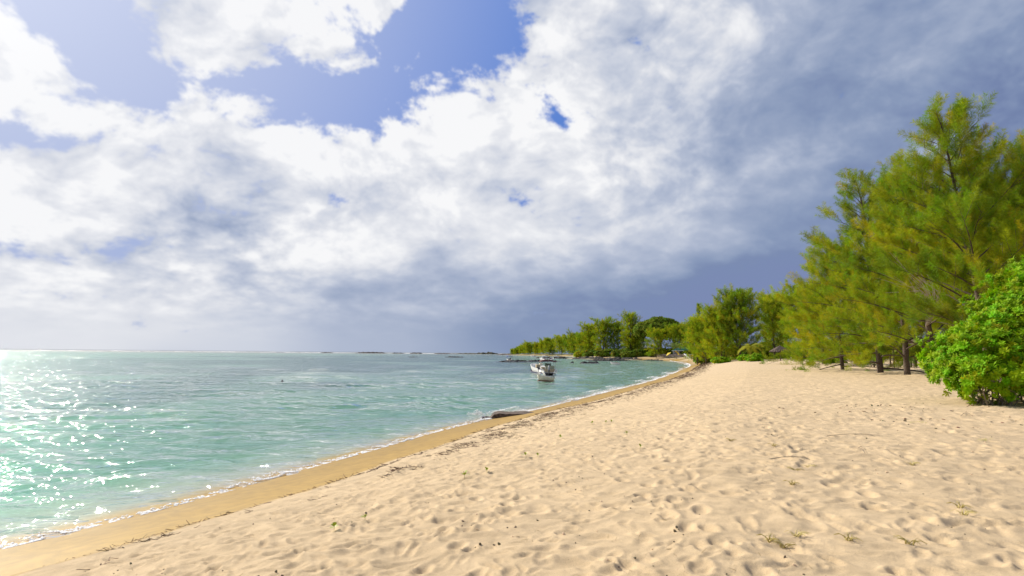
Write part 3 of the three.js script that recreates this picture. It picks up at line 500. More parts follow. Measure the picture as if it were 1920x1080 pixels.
[[-561, -523, 2.4, 'short low brown islet apart from the others on the reef'], [-460, -363, 5, 'longest flat brown islet on the reef'], [-354, -314, 3, 'thin low islet in the middle of the reef line'], [-298, -260, 4.5, 'short humped brown islet on the reef'], [-230, -172, 3, 'low islet touching the one with a green hump']].forEach(([a, b, h, label], i) => ridge('reef_islet', label, 'islet', [a, -1800], [b, -1800], 40, h, 101 + i, matIslet, ISLE));
ridge('reef_islet', 'islet that rises to a grassy hump before the far point', 'islet', [-178, -1790], [-36, -1790], 50, 7.5, 120, paint(.10, .10, .055, 0.95, { map: rockMap }), ISLE, (t) => 0.55 + 0.75 * smooth(0.45, 0.85, t));
ridge('reef_islet', 'brown spur at the tip of the far wooded point', 'islet', [-32, -1130], [10, -1100], 18, 5, 130, matIslet, ISLE, (t) => 0.3 + 0.8 * t);
{ // the dark slab that juts into the water
  const out = [[-1.72, .0], [-1.5, .17], [-1.16, .17], [-1.0, .40], [-0.8, .45], [0.35, .43], [1.05, .36], [1.35, .31], [2.1, .2], [2.1, -.5], [-1.72, -.5]];
  const shape = new THREE.Shape(out.map(([x, y]) => new THREE.Vector2(x, y)));
  let g = new THREE.ExtrudeGeometry(shape, { depth: 1.25, steps: 10, bevelEnabled: true, bevelThickness: 0.05, bevelSize: 0.04, bevelSegments: 2, curveSegments: 1 });
  // finer faces, roughened
  const p = g.attributes.position; const fine = [];
  const rec = (a, b, c, n) => { if (!n) { fine.push(a, b, c); return; } const ab = a.clone().lerp(b, .5), bc = b.clone().lerp(c, .5), ca = c.clone().lerp(a, .5); rec(a, ab, ca, n - 1); rec(ab, b, bc, n - 1); rec(ca, bc, c, n - 1); rec(ab, bc, ca, n - 1); };
  for (let i = 0; i < p.count; i += 3) rec(V().fromBufferAttribute(p, i), V().fromBufferAttribute(p, i + 1), V().fromBufferAttribute(p, i + 2), 3);
  const pos = [], uv = []; for (const q of fine) { const f = 0.055 * fbm(q.x * 3, q.y * 3, q.z * 3, 4) + 0.05 * noise(q.x * 9, q.y * 9, q.z * 9) * (q.y > 0.38 ? 0.25 : 1), s = 0.05 * noise(q.x * 1.4, 3, q.z * 1.4); pos.push(q.x * 1.2 + f, q.y + f * (q.y > 0.36 ? 0.35 : 1) + s, q.z + f * 1.4); uv.push(q.x * 0.5 + q.z * 0.5, q.y * 0.5 + q.z * 0.3); }
  g = new THREE.BufferGeometry(); g.setAttribute('position', new THREE.Float32BufferAttribute(pos, 3)); g.setAttribute('uv', new THREE.Float32BufferAttribute(uv, 2)); g.computeVertexNormals();
  single('rock_slab', 'flat-topped dark brown slab jutting from the sand into the water', 'rock', g, matSlab, [0.35, -0.22, -31.7], 0.02);
}
// ------------------------------------------------------------------ foam, wrack and litter
const bubble = new THREE.IcosahedronGeometry(1, 0), matFoam = paint(.86, .86, .84, 0.7);
{
  const r = rng(301), list = [];
  const add = (x, z, s, size) => { const y = Math.max(land(x, z, s), seaHeight(x, z, s, Math.hypot(x, z))); list.push([new THREE.Matrix4().compose(V(x, y + size * 0.2, z), new THREE.Quaternion().setFromEuler(new THREE.Euler(0, r() * 6.28, 0)), V(size * (0.8 + 1.3 * r()), size * 0.6, size * (0.8 + 0.8 * r())))]); };
  for (let i = 1; i < SHORE.length; i++) {
    const [ax, az] = SHORE[i - 1], [bx, bz] = SHORE[i]; if (az > -5 || az < -300) continue;
    const len = Math.hypot(bx - ax, bz - az), nx = -(bz - az) / len, nz = (bx - ax) / len, far = Math.hypot(ax, az), n = Math.round(len * clamp(11000 / far, 20, 700));
    for (let k = 0; k < n; k++) {
      const t = r(), x0 = ax + (bx - ax) * t, z0 = az + (bz - az) * t, lace = noise(x0 * 0.35, 3, z0 * 0.35), burst = smooth(0.12, 0.42, noise(x0 * 0.16 + 3, 2, z0 * 0.16) + 0.1 * noise(x0 * 2, 5, z0 * 2));
      if (r() > 0.45 + 0.7 * burst + 0.6 * lace) continue;
      const runUp = 0.10 * noise(x0 * 0.5, 14, z0 * 0.5) + 0.06, o = runUp - Math.pow(r(), 1.8) * (0.4 + 1.6 * burst), x = x0 + nx * o, z = z0 + nz * o;
      if (noise(x * 3.5, 8, z * 3.5) < -0.12 - 0.25 * burst) continue;
      add(x, z, inland(x, z), (0.007 + 0.018 * r() * r()) * (0.85 + far / 45));
    }
  }
  for (let k = 0; k < 160; k++) { const a = r() * 6.28, q = r() * 0.55, x = -1.75 + Math.cos(a) * q, z = -32.2 + Math.sin(a) * q * 0.8; const h = Math.pow(r(), 2) * 0.25 * (1 - q); list.push([new THREE.Matrix4().compose(V(x, 0.03 + h, z), new THREE.Quaternion(), V(1, 1, 1).multiplyScalar(0.012 + 0.022 * r()))]); }
  for (let k = 0; k < 500; k++) { const x = mix(-1.5, 1.2, r()), z = -30.55 + (r() - 0.5) * 0.25 + 0.12 * noise(x * 3, 1, 1), s = inland(x, z); if (s < 0.4) add(x, z, s, 0.02); }
  scatter('sea_foam', bubble, matFoam, list, scene); scene.children[scene.children.length - 1].userData = { kind: 'stuff', label: 'lacy white foam along the edge of the water', category: 'foam' };
}
{
  const r = rng(311), list = [];       // surf breaking on the outer reef
  for (let i = 0; i < 2600; i++) {
    const x = mix(-1750, -150, Math.pow(r(), 1.1)), n = noise(x * 0.012, 2, 5) + 0.4 * noise(x * 0.05, 7, 1); if (n < 0.02 || (x > -470 && x < -380)) continue;
    const h = (0.5 + 2.6 * n) * (0.5 + r()); list.push([new THREE.Matrix4().compose(V(x, 0.3 + 0.3 * h, -1850 - r() * 60), new THREE.Quaternion(), V(4 + 7 * r(), h * 0.55, 2))]);
  }
  const m = scatter('reef_surf', new THREE.IcosahedronGeometry(1, 1), matFoam, list, scene); m.userData = { kind: 'stuff', label: 'thin white line of surf on the outer reef', category: 'surf' };
}
function curl(seed) { const r = rng(seed), pts = [V(0, 0, 0)]; for (let i = 0; i < 3; i++) pts.push(pts[i].clone().add(V(0.35 + 0.1 * r(), (r() - 0.4) * 0.16, (r() - 0.5) * 0.5))); return tube(pts, 0.05, 0.03, 3, 4); }
{
  const r = rng(321), wrack = [[], []], shapes = [curl(1), curl(2)];
  for (let i = 1; i < SHORE.length; i++) {
    const [ax, az] = SHORE[i - 1], [bx, bz] = SHORE[i]; if (az > -4 || az < -230) continue;
    const len = Math.hypot(bx - ax, bz - az), nx = -(bz - az) / len, nz = (bx - ax) / len, far = Math.hypot(ax, az), n = Math.round(len * clamp(9000 / far, 40, 420));
    for (let k = 0; k < n; k++) {
      const t = r(), x0 = ax + (bx - ax) * t, z0 = az + (bz - az) * t, line = r() < 0.1, o = line ? wetEdge(x0, z0) + 0.05 + 0.05 * r() : wetEdge(x0, z0) + 0.35 + 2.6 * r() * r() * smooth(-9, -22, z0) + 0.8 * r(), x = x0 + nx * o, z = z0 + nz * o;
      const clump = noise(x * 1.1, 3, z * 1.1) + 0.5 * noise(x * 3, 7, z * 3), rich = line ? 0.55 : 0.42 * smooth(-10, -22, z0) - 0.30 - 0.18 * smooth(-50, -90, z0);
      if (clump + rich < (line ? 0.25 : 0.06)) continue;
      const s = inland(x, z), size = (0.03 + 0.09 * r()) * (0.75 + far / 60);
      wrack[r() < 0.5 ? 0 : 1].push([new THREE.Matrix4().compose(V(x, land(x, z, s) + (far < 60 ? sandRelief(x, z, s) : 0.03) + 0.004, z), new THREE.Quaternion().setFromEuler(new THREE.Euler((r() - 0.5) * 0.5, r() * 6.28, (r() - 0.5) * 0.4)), V(size, size, size)), new THREE.Color().setRGB(0.7 + 0.8 * r(), 0.7 + 0.6 * r(), 0.7 + 0.5 * r())]);
    }
  }
  const matWrack = paint(.10, .065, .04, 0.85);
  shapes.forEach((g, k) => { const m = scatter(k ? 'seaweed_wrack_001' : 'seaweed_wrack', g, matWrack, wrack[k], scene); m.userData = { kind: 'stuff', label: 'strip of dry brown seaweed above the wet sand', category: 'seaweed' }; });
  const bits = [[], []];
  for (let i = 0; i < 2600; i++) {
    const rad = 3.6 * Math.pow(11, r()), a = (r() * 2 - 1) * 44 * RAD, x = rad * Math.sin(a), z = -rad * Math.cos(a), s = inland(x, z); if (s < 4 || noise(x * 0.5, 4, z * 0.5) + (x > 4 ? 0.25 : -0.05) < 0.05 * r()) continue;
    const size = 0.006 + 0.012 * r() * r(), y = land(x, z, s) + sandRelief(x, z, s); bits[r() < 0.45 ? 0 : 1].push([new THREE.Matrix4().compose(V(x, y + size * 0.3, z), new THREE.Quaternion().setFromEuler(new THREE.Euler(r(), r() * 6, r())), V(size * (1 + r()), size * 0.8, size)), r() < 0.35 ? new THREE.Color().setRGB(5, 4.6, 4) : new THREE.Color().setRGB(1, 0.8 + 0.4 * r(), 0.8)]);
  }
  for (let i = 0; i < 700; i++) {          // leaf bits that blow out from under the bush
    const x = mix(8, 15.5, r()), z = -13 - 6.5 * r(); if (noise(x * 0.7, 2, z * 0.9) < 0.02 * r() - 0.02 + 0.3 * smooth(11, 8, x)) continue; const s = inland(x, z), size = 0.012 + 0.02 * r();
    bits[r() < 0.5 ? 0 : 1].push([new THREE.Matrix4().compose(V(x, land(x, z, s) + sandRelief(x, z, s) + size * 0.3, z), new THREE.Quaternion().setFromEuler(new THREE.Euler(r() * 0.6, r() * 6, 0)), V(size * (1 + r()), size * 0.4, size)), new THREE.Color().setRGB(0.7 + r(), 0.6 + 0.6 * r(), 0.6)]);
  }
  const m = scatter('beach_litter', bubble, paint(.13, .10, .07, 0.8), bits[0], scene); m.userData = { kind: 'stuff', label: 'tiny shell and pebble bits strewn over the dry sand', category: 'pebbles' };
  const m2 = scatter('dry_straw', tube([V(-1.6, 0, 0), V(0, 0.3, 0.2), V(1.8, 0, 0)], 0.22, 0.12, 3, 3), paint(.34, .24, .10, 0.9), bits[1].map(([mat]) => [mat]), scene); m2.userData = { kind: 'stuff', label: 'short bits of dry straw scattered on the sand', category: 'straw' };
}
const sandAt = (x, z) => { const s = inland(x, z); return land(x, z, s) + sandRelief(x, z, s); };
{
  const leaf = leafRosette(40, 5, 0.085, 0.07, 0.9), stem = tube([V(0, -0.03, 0), V(0.005, 0.03, 0), V(0, 0.07, 0.005)], 0.004, 0.003, 4, 3), matLeaf = leafy(.30, .36, .015, 0.6, 0.3);
  [[-1.91, -8.3], [-2.21, -7.94], [-0.81, -11.07], [-0.43, -11.33], [0.31, -12.82], [0.55, -12.76], [1.22, -15.39], [2.45, -18.79], [2.78, -18.17], [3.0, -18.49], [2.54, -12.22], [2.77, -14.88]].forEach(([x, z], i) => {
    const t = thing('beach_seedling', 'small yellow-green seedling sprouting alone from the dry sand', 'seedling', [x, sandAt(x, z) - 0.005, z], i * 1.7, 'seedlings on the open sand');
    part('stem', stem, matLeaf, t); const l = part('leaves', leaf, matLeaf, t); l.position.y = 0.055; const k = 0.65 + 0.3 * ((i * 7) % 5) / 4; t.scale.setScalar(k);
  });
  const blade = (seed) => { const r = rng(seed), gs = []; for (let i = 0; i < 16; i++) { const a = r() * 6.28, l = 0.05 + 0.09 * r(); gs.push(tube([V((r() - .5) * .06, -0.02, (r() - .5) * .04), V(Math.cos(a) * l * .5, 0.03 + 0.02 * r(), Math.sin(a) * l * .5), V(Math.cos(a) * l, 0.012 + 0.03 * r(), Math.sin(a) * l)], 0.004, 0.0015, 3, 3)); } return mergeGeometries(gs); };
  const matTuft = leafy(.5, .4, .1, 0.8, 0.2), tufts = [blade(1), blade(2), blade(3)];
  [[2.32, -5.64], [2.38, -5.5], [2.59, -5.73], [2.97, -5.54], [3.4, -5.39], [4.53, -6.3], [4.68, -6.54], [4.05, -8.91], [4.36, -9.15], [4.74, -11.22], [4.28, -12.11], [5.9, -9.2], [3.6, -8.0]].forEach(([x, z], i) => single('grass_tuft', 'little tuft of dry yellow grass lying in the sand', 'grass', tufts[i % 3], matTuft, [x, sandAt(x, z) + 0.002, z], i * 2.1, 'dry grass tufts on the sand'));
  [[9.54, -14.19, 'spray of fallen green needles on the sand by the leafy bush'], [8.88, -11.52, 'spray of fallen green needles on open sand, away from the leafy bush']].forEach(([x, z, label], i) => {
    const g = needlePlume(70 + i, 70, 0.006); g.rotateZ(Math.PI / 2); g.scale(0.6, 0.12, 0.4); single('fallen_spray', label, 'foliage', g, matNeedle, [x, sandAt(x, z) + 0.02, z], i * 0.4 + 0.2);
  });
  [[5.82, -10.49, 1.4, 0.7, 'straight bare twig stuck out of the sand near the bush'], [6.76, -12.27, 0.1, 1.1, 'long thin dry stick lying across the sand near the bush'], [4.47, -10.0, 0.2, 0.8, 'forked dry twig lying on open sand'], [11.34, -15.6, 0.9, 1.0, 'thin twig lying at the edge of the leafy bush']].forEach(([x, z, turn, len, label]) => single('dry_twig', label, 'twig', mergeGeometries([tube([V(-len / 2, 0.01, 0), V(-len * .1, 0.05, 0.04), V(len / 2, 0.015, 0)], 0.006, 0.003, 5, 6), tube([V(0, 0.04, 0.03), V(len * .2, 0.05, 0.12), V(len * .3, 0.015, 0.16)], 0.005, 0.003, 4, 4)]), matTwig, [x, sandAt(x, z), z], turn));
}
// ------------------------------------------------------------------ boats
function hullShape(L, B, D, free, open = true) {     // bow toward -z, stern at +z, waterline at 0; an outer and an inner skin joined by the gunwale
  const n = 14, m = 7, pos = [], idx = [];
  const half = (t) => B / 2 * (t < 0.4 ? mix(0.86, 1, t / 0.4) : Math.sqrt(Math.max(0, 1 - Math.pow((t - 0.4) / 0.6, 2.4)))), sheer = (t) => free * (1 + 0.55 * t * t), keel = (t) => -D * (1 - Math.pow(t, 5) * 2.2);
  const skin = (inner) => { const start = pos.length / 3; for (let i = 0; i <= n; i++) for (let j = 0; j <= m * 2; j++) { const t = i / n, q = j / m - 1, e = Math.abs(q), w = Math.max(0.02, half(t) - inner), k = keel(t) + inner * 1.5, x = Math.sign(q) * w * Math.pow(e, 0.55), y = mix(k, sheer(t), Math.pow(e, 1.7)); pos.push(x, y, L / 2 - (t * L) * (1 - inner / L) - inner + (t > 0.9 ? -(y / free) * 0.05 * L * (t - 0.9) * 10 : 0)); } return start; };
  const a = skin(0), b = skin(0.07), w = m * 2 + 1;
  const quad = (p, q, r, s) => idx.push(p, q, r, q, s, r);
  for (let i = 0; i < n; i++) for (let j = 0; j < m * 2; j++) { const k = i * w + j; quad(a + k, a + k + w, a + k + 1, a + k + w + 1); quad(b + k, b + k + 1, b + k + w, b + k + w + 1); }
  for (let i = 0; i < n; i++) for (const j of [0, m * 2]) { const k = i * w + j; quad(a + k, b + k, a + k + w, b + k + w); }
  for (let j = 0; j < m * 2; j++) quad(a + j, a + j + 1, b + j, b + j + 1);
  const g = new THREE.BufferGeometry(); g.setAttribute('position', new THREE.Float32BufferAttribute(pos, 3)); g.setIndex(idx); const flat = g.toNonIndexed(); flat.computeVertexNormals(); return flat;
}
const ribbon = (L, B, D, free, y0, y1) => { const n = 16, pos = [], idx = []; for (const s of [-1, 1]) { const st = pos.length / 3; for (let i = 0; i <= n; i++) { const t = i / n, h = B / 2 * (t < 0.4 ? mix(0.86, 1, t / 0.4) : Math.sqrt(Math.max(0, 1 - Math.pow((t - 0.4) / 0.6, 2.4)))) + 0.02, z = L / 2 - t * L - (t > 0.9 ? 0.05 * L * (t - 0.9) * 10 : 0); for (const y of [y0, y1]) pos.push(s * h, y * (1 + 0.55 * t * t), z); } for (let i = 0; i < n; i++) { const k = st + i * 2; idx.push(k, k + 1, k + 2, k + 1, k + 3, k + 2); } } const g = new THREE.BufferGeometry(); g.setAttribute('position', new THREE.Float32BufferAttribute(pos, 3)); g.setIndex(idx); g.computeVertexNormals(); return g; };
const box = (w, h, d, x, y, z, rx = 0) => { const g = new THREE.BoxGeometry(w, h, d); if (rx) g.rotateX(rx); g.translate(x, y, z); return g; };
const rod = (a, b, r, sides = 6) => tube([V(...a), V(...a).lerp(V(...b), 0.5), V(...b)], r, r, sides, 2);
const matWhite = paint(.78, .77, .74, 0.35), matCream = paint(.72, .68, .52, 0.5), matBlack = paint(.03, .03, .035, 0.5), matGrey = paint(.25, .26, .27, 0.5), matTan = paint(.42, .34, .2, 0.7), matMaroon = paint(.09, .03, .03, 0.85), matBlue = paint(.03, .06, .3, 0.8), matInside = paint(.16, .075, .05, 0.8), matNavy = paint(.04, .04, .09, 0.4), matScreen = paint(.25, .33, .27, 0.2), matKhaki = paint(.30, .32, .22, 0.8);
function outboard(parent, x, z, cover) { const o = new THREE.Group(); o.name = 'outboard_motor'; parent.add(o); o.position.set(x, 0, z); const c = new THREE.CapsuleGeometry(0.2, 0.34, 4, 10); c.scale(0.85, 1, 1.25); c.translate(0, 0.95, 0.15); part('engine_cover', c, cover, o); part('shaft', box(0.14, 0.9, 0.22, 0, 0.2, 0.18), matBlack, o); part('bracket', box(0.26, 0.22, 0.2, 0, 0.55, -0.05), matGrey, o); return o; }
function frameAndCanopy(b, w, z0, z1, y0, y1, mat) {
  for (const s of [-1, 1]) for (const z of [z0, z1]) part('canopy_pole', rod([s * w, y0, z], [s * w * 0.96, y1, z], 0.028), matGrey, b);
  const top = new THREE.BoxGeometry(w * 2.15, 0.16, Math.abs(z1 - z0) + 0.5, 8, 1, 4), p = top.attributes.position; for (let i = 0; i < p.count; i++) p.setY(i, p.getY(i) - 0.2 * Math.pow(p.getX(i) / w, 2)); top.computeVertexNormals(); top.translate(0, y1 + 0.1, (z0 + z1) / 2); part('canopy', top, mat, b);
}
{
  const b = thing('motorboat', 'white motorboat with a dark canopy and grey outboard, moored behind the dinghy', 'boat', [5.4, 0.17, -93], 0.05); b.rotation.z = -0.02;
  part('hull', hullShape(6.2, 2.15, 0.4, 0.72), matWhite, b); part('rub_rail', ribbon(6.2, 2.15, 0.4, 0.72, 0.58, 0.70), matNavy, b); part('waterline_stripe', ribbon(6.2, 2.08, 0.4, 0.72, -0.02, 0.14), matNavy, b);
  part('deck', box(1.6, 0.06, 5, 0, 0.22, 0.4), matGrey, b); const con = part('console', box(0.9, 0.85, 0.7, 0.15, 0.68, -0.3), matWhite, b); part('windscreen', box(0.95, 0.5, 0.05, 0.15, 1.32, -0.5, -0.3), matScreen, con);
  part('stern_seat', box(1.5, 0.45, 0.45, 0.2, 0.55, 1.9), matTan, b); part('seat_back', box(1.3, 0.5, 0.14, 0.25, 0.98, 1.5), matKhaki, b); part('bow_cover', box(1.5, 0.3, 1.6, 0, 0.95, -1.6, 0.06), matWhite, b); part('storage_box', box(0.5, 0.5, 0.5, -0.72, 0.75, 1.2), matTan, b);
  outboard(b, -0.1, 3.15, matGrey); part('boarding_step', box(0.55, 0.1, 0.4, 0.85, 0.3, 3.2), matWhite, b); part('fender', new THREE.CapsuleGeometry(0.12, 0.3, 4, 8).translate(1.15, 0.45, 2.1), matWhite, b);
  frameAndCanopy(b, 1.05, -0.9, 1.5, 0.75, 1.98, matMaroon);
  const c = thing('motorboat', 'white motorboat with its bow lifted, tucked behind the canopied motorboat', 'boat', [4.3, 0.17, -99], 0.25); c.rotation.x = 0.04;
  part('hull', hullShape(5.4, 2.1, 0.35, 0.85), matWhite, c); part('waterline_stripe', ribbon(5.4, 2.05, 0.35, 0.85, 0.0, 0.22), matNavy, c); part('console', box(0.7, 0.8, 0.6, 0, 0.9, 0), matTan, c); part('seat', box(1.2, 0.4, 0.5, 0, 0.75, 1.3), matBlack, c); outboard(c, 0, 2.75, matBlack); part('flag_pole', rod([0, 0.9, -0.6], [0, 2.0, -0.5], 0.03), matGrey, c); part('cool_box', box(0.5, 0.4, 0.4, 0.4, 1.3, 0.2), matCream, c);
  const d = thing('dinghy', 'small cream rowing dinghy floating in front of the motorboat', 'boat', [3.8, 0.15, -69.5], 2.5); d.rotation.z = 0.05; d.rotation.x = -0.05;
  part('hull', hullShape(2.5, 1.2, 0.14, 0.42), matCream, d); part('gunwale', ribbon(2.5, 1.2, 0.14, 0.42, 0.37, 0.43), matWhite, d); part('floor', box(0.8, 0.03, 1.6, 0, 0.06, 0.2), matInside, d); part('thwart', box(1.0, 0.04, 0.24, 0, 0.28, 0.2), matInside, d); part('thwart', box(0.9, 0.04, 0.3, 0, 0.28, 0.95), matInside, d); part('keel_stripe', ribbon(2.4, 1.1, 0.14, 0.42, -0.04, 0.05), matInside, d);
  const e = thing('rowing_boat', 'small white rowing boat alone on the water beside the humped rock', 'boat', [31.5, 0.17, -186], 1.35); part('hull', hullShape(2.8, 1.2, 0.15, 0.5), matWhite, e); part('thwart', box(1.0, 0.05, 0.3, 0, 0.36, 0), matTan, e); part('cargo', box(0.5, 0.3, 0.4, 0, 0.5, 0.3), matTan, e); part('gunwale', ribbon(2.8, 1.2, 0.15, 0.5, 0.44, 0.5), matNavy, e);
  const f = thing('motorboat', 'white boat under a blue awning, lying beyond the long rock bar', 'boat', [-1.0, 0.17, -256], 0.2); part('hull', hullShape(5, 2, 0.3, 0.6), matWhite, f); part('seat', box(1.3, 0.6, 0.8, 0, 0.6, 0.5), matBlack, f); frameAndCanopy(f, 0.95, -0.8, 1.2, 0.6, 1.95, matBlue); outboard(f, 0, 2.55, matBlack);
  const bare = (label, x, z, turn, cover) => { const g = thing('motorboat', label, 'boat', [x, 0.17, z], turn); part('hull', hullShape(5, 2, 0.3, 0.8), matWhite, g); part('console', box(0.8, 0.9, 0.7, 0, 1.0, 0), matWhite, g); part('seat', box(1.4, 0.5, 0.5, 0, 0.9, 1.4), matBlack, g); outboard(g, 0, 2.55, cover); };
  bare('open white boat left of its twin, just past the long rock bar', 14.4, -285, 0.35, matBlack); bare('open white boat with a grey motor, right of its twin past the rock bar', 18.2, -281, -0.3, matGrey);
  bare('far white boat drawn up off the wooded point', 21.4, -600, 1.2, matGrey); bare('far white boat nearest the round yellow-green bush on the point', 44, -600, 1.4, matGrey); bare('far white boat between two others off the point', 33, -605, 1.3, matBlack);
  for (const [x, z, label] of [[-23.1, -62.2, 'small dark mooring buoy alone in the open water']]) { const g = new THREE.SphereGeometry(0.13, 14, 10); g.scale(1, 1.05, 1); const o = thing('mooring_buoy', label, 'buoy', [x, 0.2, z]); part('float', g, matBlack, o); part('ring', new THREE.TorusGeometry(0.06, 0.015, 6, 12).translate(0, 0.22, 0), matGrey, o); }
}
// ------------------------------------------------------------------ parasol, shelter, houses, wall
{
  const x = 48.6, z = -111, t = thing('thatched_parasol', 'thatched beach parasol on a wooden post beside the casuarina grove', 'parasol', [x, land(x, z) - 0.05, z]);
  part('post', tube([V(0, -0.2, 0), V(0.05, 1.2, 0), V(0, 2.3, 0)], 0.1, 0.08, 8, 4), matBark, t);
  const r = rng(401), gs = []; for (let ring = 0; ring < 4; ring++) for (let i = 0; i < 40; i++) { const a = i / 40 * 6.283 + ring * 0.08 + r() * 0.05, r0 = 0.02 + ring * 0.36, r1 = r0 + 0.62 + 0.08 * r(), y = (q) => 2.62 - 0.46 * q - 0.05 * q * q + ring * 0.004; gs.push(tube([V(Math.cos(a) * r0, y(r0) + 0.03, Math.sin(a) * r0), V(Math.cos(a) * (r0 + r1) / 2, y((r0 + r1) / 2) + 0.02, Math.sin(a) * (r0 + r1) / 2), V(Math.cos(a) * r1, y(r1) - 0.03 - (ring === 3 ? 0.1 * r() : 0), Math.sin(a) * r1)], 0.07, 0.14, 4, 2)); }
  part('thatch_roof', mergeGeometries(gs), paint(.20, .155, .13, 0.95, { map: rockMap }), t); part('tip', new THREE.ConeGeometry(0.14, 0.35, 8).translate(0, 2.72, 0), matTwig, t);
  for (const s of [0, 1, 2, 3]) { const a = s * 1.57 + 0.5; part('brace', rod([0, 1.7, 0], [Math.cos(a) * 0.8, 2.2, Math.sin(a) * 0.8], 0.03), matBark, t); }
}
{
  const x = 43.7, z = -69, y = land(x, z), t = thing('beach_shelter', 'open wooden shelter with a low brown roof under the casuarinas', 'shelter', [x, y, z], 0.15);
  const wood = paint(.20, .125, .085, 0.85);
  for (const px of [-2.1, 0, 2.1]) for (const pz of [-1.5, 1.5]) part('post', rod([px, -0.2, pz], [px, 2.35, pz], 0.1), matBark, t);
  part('fascia', box(4.9, 0.2, 0.08, 0, 2.36, 1.85), wood, t); part('fascia', box(4.9, 0.2, 0.08, 0, 2.36, -1.85), wood, t);
  for (const s of [-1, 1]) for (let i = 0; i < 9; i++) { const b = part('roof_board', new THREE.BoxGeometry(5.0, 0.04, 0.27), wood, t); const q = (i + 0.5) / 9; b.position.set(0, 2.48 + 0.9 * (1 - q) + (i % 2) * 0.006, s * 2.0 * q); b.rotation.x = s * 0.42; }
  const k = thing('picnic_table', 'wooden picnic table standing under the open shelter', 'table', [x, y, z], 0.2); part('tabletop', box(1.7, 0.06, 0.75, 0, 0.75, 0), wood, k); for (const s of [-1, 1]) { part('bench_board', box(1.7, 0.05, 0.28, 0, 0.44, s * 0.7), wood, k); for (const e of [-0.6, 0.6]) part('leg', rod([e, -0.02, s * 0.7], [e, 0.74, s * 0.2], 0.05), wood, k); }
}
const matPlaster = paint(.76, .75, .71, 0.8), matRoofGreen = paint(.07, .26, .17, 0.6), matDark = paint(.035, .035, .04, 0.6), matStone = [paint(.27, .21, .17, 0.9), paint(.22, .18, .15, 0.9), paint(.32, .26, .21, 0.9)], matGlass = paint(.05, .06, .07, 0.1);
function gable(w, d, h, over) { const s = new THREE.Shape([new THREE.Vector2(-w / 2 - over, 0), new THREE.Vector2(w / 2 + over, 0), new THREE.Vector2(0, h)]); const g = new THREE.ExtrudeGeometry(s, { depth: d + over * 2, bevelEnabled: false }); g.translate(0, 0, -d / 2 - over); return g; }
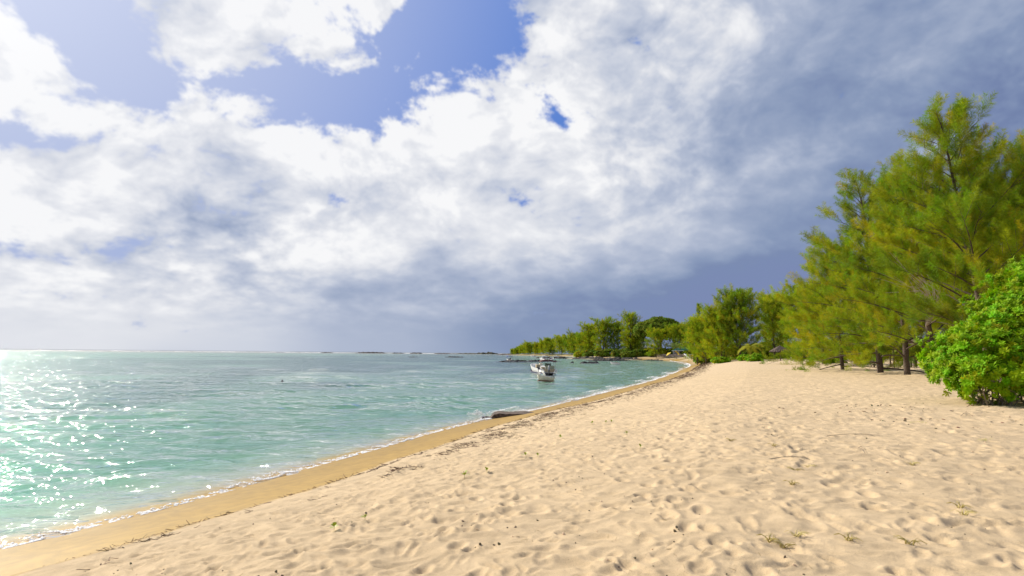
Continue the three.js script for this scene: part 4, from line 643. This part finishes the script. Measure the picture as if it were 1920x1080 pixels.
{
  const x = 84, z = -408, t = thing('white_house', 'white two-storey house showing between the headland casuarinas', 'house', [x, land(x, z) - 0.2, z], 0.2);
  part('wall', box(13, 9.5, 9, 0, 4.75, 0), matPlaster, t); part('roof', gable(13, 9, 3.2, 0.6).translate(0, 9.5, 0), paint(.6, .58, .55, 0.8), t);
  for (const yy of [1.2, 5.6]) for (let i = -2; i <= 2; i++) { const w = part('window', box(1.5, 2, 0.16, i * 2.4, yy + 1.3, 4.46), matGlass, t); part('frame', box(1.7, 0.14, 0.24, i * 2.4, yy + 0.3, 4.48), matWhite, w); }
  part('balcony', box(12.4, 0.2, 1.6, 0, 5.2, 5.2), matPlaster, t);
  const x2 = 92.5, z2 = -333, u = thing('green_roofed_house', 'low house with a green roof and white-posted veranda beyond the cove sand', 'house', [x2, land(x2, z2) - 0.1, z2], -0.25);
  part('wall', box(9, 3.2, 6, 0, 1.6, 0), paint(.34, .30, .27, 0.8), u); part('roof', gable(9.6, 7, 2.6, 0.5).translate(0, 3.3, 0), matRoofGreen, u); part('fascia', box(10.8, 0.24, 0.12, 0, 3.24, 4.05), matWhite, u);
  for (const px of [-4.6, -1.6, 1.6, 4.6]) part('veranda_post', box(0.18, 3.2, 0.18, px, 1.6, 3.8), matWhite, u); part('door', box(1.1, 2.2, 0.1, -1, 1.1, 3.04), matTan, u); part('window', box(1.8, 1.2, 0.1, 2, 1.8, 3.04), matGlass, u);
  // the stone wall, stone by stone
  const a = [81, -341], b = [99, -306], len = Math.hypot(b[0] - a[0], b[1] - a[1]), w = thing('stone_wall', 'low brown stone wall between the cove sand and the houses', 'wall', [(a[0] + b[0]) / 2, land((a[0] + b[0]) / 2, (a[1] + b[1]) / 2) - 0.1, (a[1] + b[1]) / 2], -Math.atan2(b[1] - a[1], b[0] - a[0]));
  part('core', box(len, 1.45, 0.5, 0, 0.7, 0), matStone[1], w); const sg = new THREE.BoxGeometry(1, 1, 1); const r = rng(411);
  for (let row = 0; row < 3; row++) for (let i = 0; i < 26; i++) { const s = part('stone', sg, matStone[(i * 7 + row) % 3], w); s.scale.set(len / 26 * 0.95, 0.5, 0.24 + 0.1 * r()); s.position.set((i + 0.5 + (row % 2) * 0.4 - 13) * len / 26, 0.27 + row * 0.53, 0.28); s.userData = {}; }
  const p = thing('boat_ramp', 'white timber ramp leaning on the end of the stone wall', 'ramp', [86.6, land(86.6, -301), -301], 0.3); part('side_beam', box(0.35, 0.3, 5.4, -0.6, 1.1, 0, 0.42), matWhite, p); part('side_beam', box(0.35, 0.3, 5.4, 0.6, 1.1, 0, 0.42), matDark, p); part('deck', box(1.0, 0.12, 5.2, 0, 1.12, 0, 0.42), matGrey, p); part('prop', rod([0, -0.3, -2], [0, 1.9, -2.1], 0.12), matDark, p);
  for (const [px, pz, lean, label] of [[82.6, -320, 0.7, 'tilted yellow sunshade on a slanting pole by the stone wall'], [85.8, -321, -0.9, 'steeper yellow sunshade next to the tilted one']]) { const q = thing('yellow_sunshade', label, 'parasol', [px, land(px, pz) - 0.05, pz]); part('pole', rod([0, 0, 0], [lean * -1.2, 3.0, 0], 0.07), matTwig, q); const c = new THREE.ConeGeometry(1.5, 0.7, 12, 1, true); c.rotateZ(lean * 0.9); c.translate(lean * -1.25, 3.2, 0); part('shade', c, paint(.62, .46, .03, 0.8, { side: THREE.DoubleSide }), q); }
  const tx = 48.8, tz = -408, tent = thing('beach_tent', 'white and blue tent on the little sand spit by the headland', 'tent', [tx, land(tx, tz), tz], 0.4); part('canopy', new THREE.ConeGeometry(2.8, 1.6, 4).rotateY(0.785).translate(0, 2.2, 0), matWhite, tent); part('side_cloth', box(0.1, 1.5, 3.6, -1.85, 0.75, 0), paint(.06, .25, .55, 0.8), tent); for (const s of [-1, 1]) for (const e of [-1, 1]) part('pole', rod([s * 1.9, -0.1, e * 1.9], [s * 1.9, 1.5, e * 1.9], 0.06), matGrey, tent);
}
renderer.render(scene, camera);
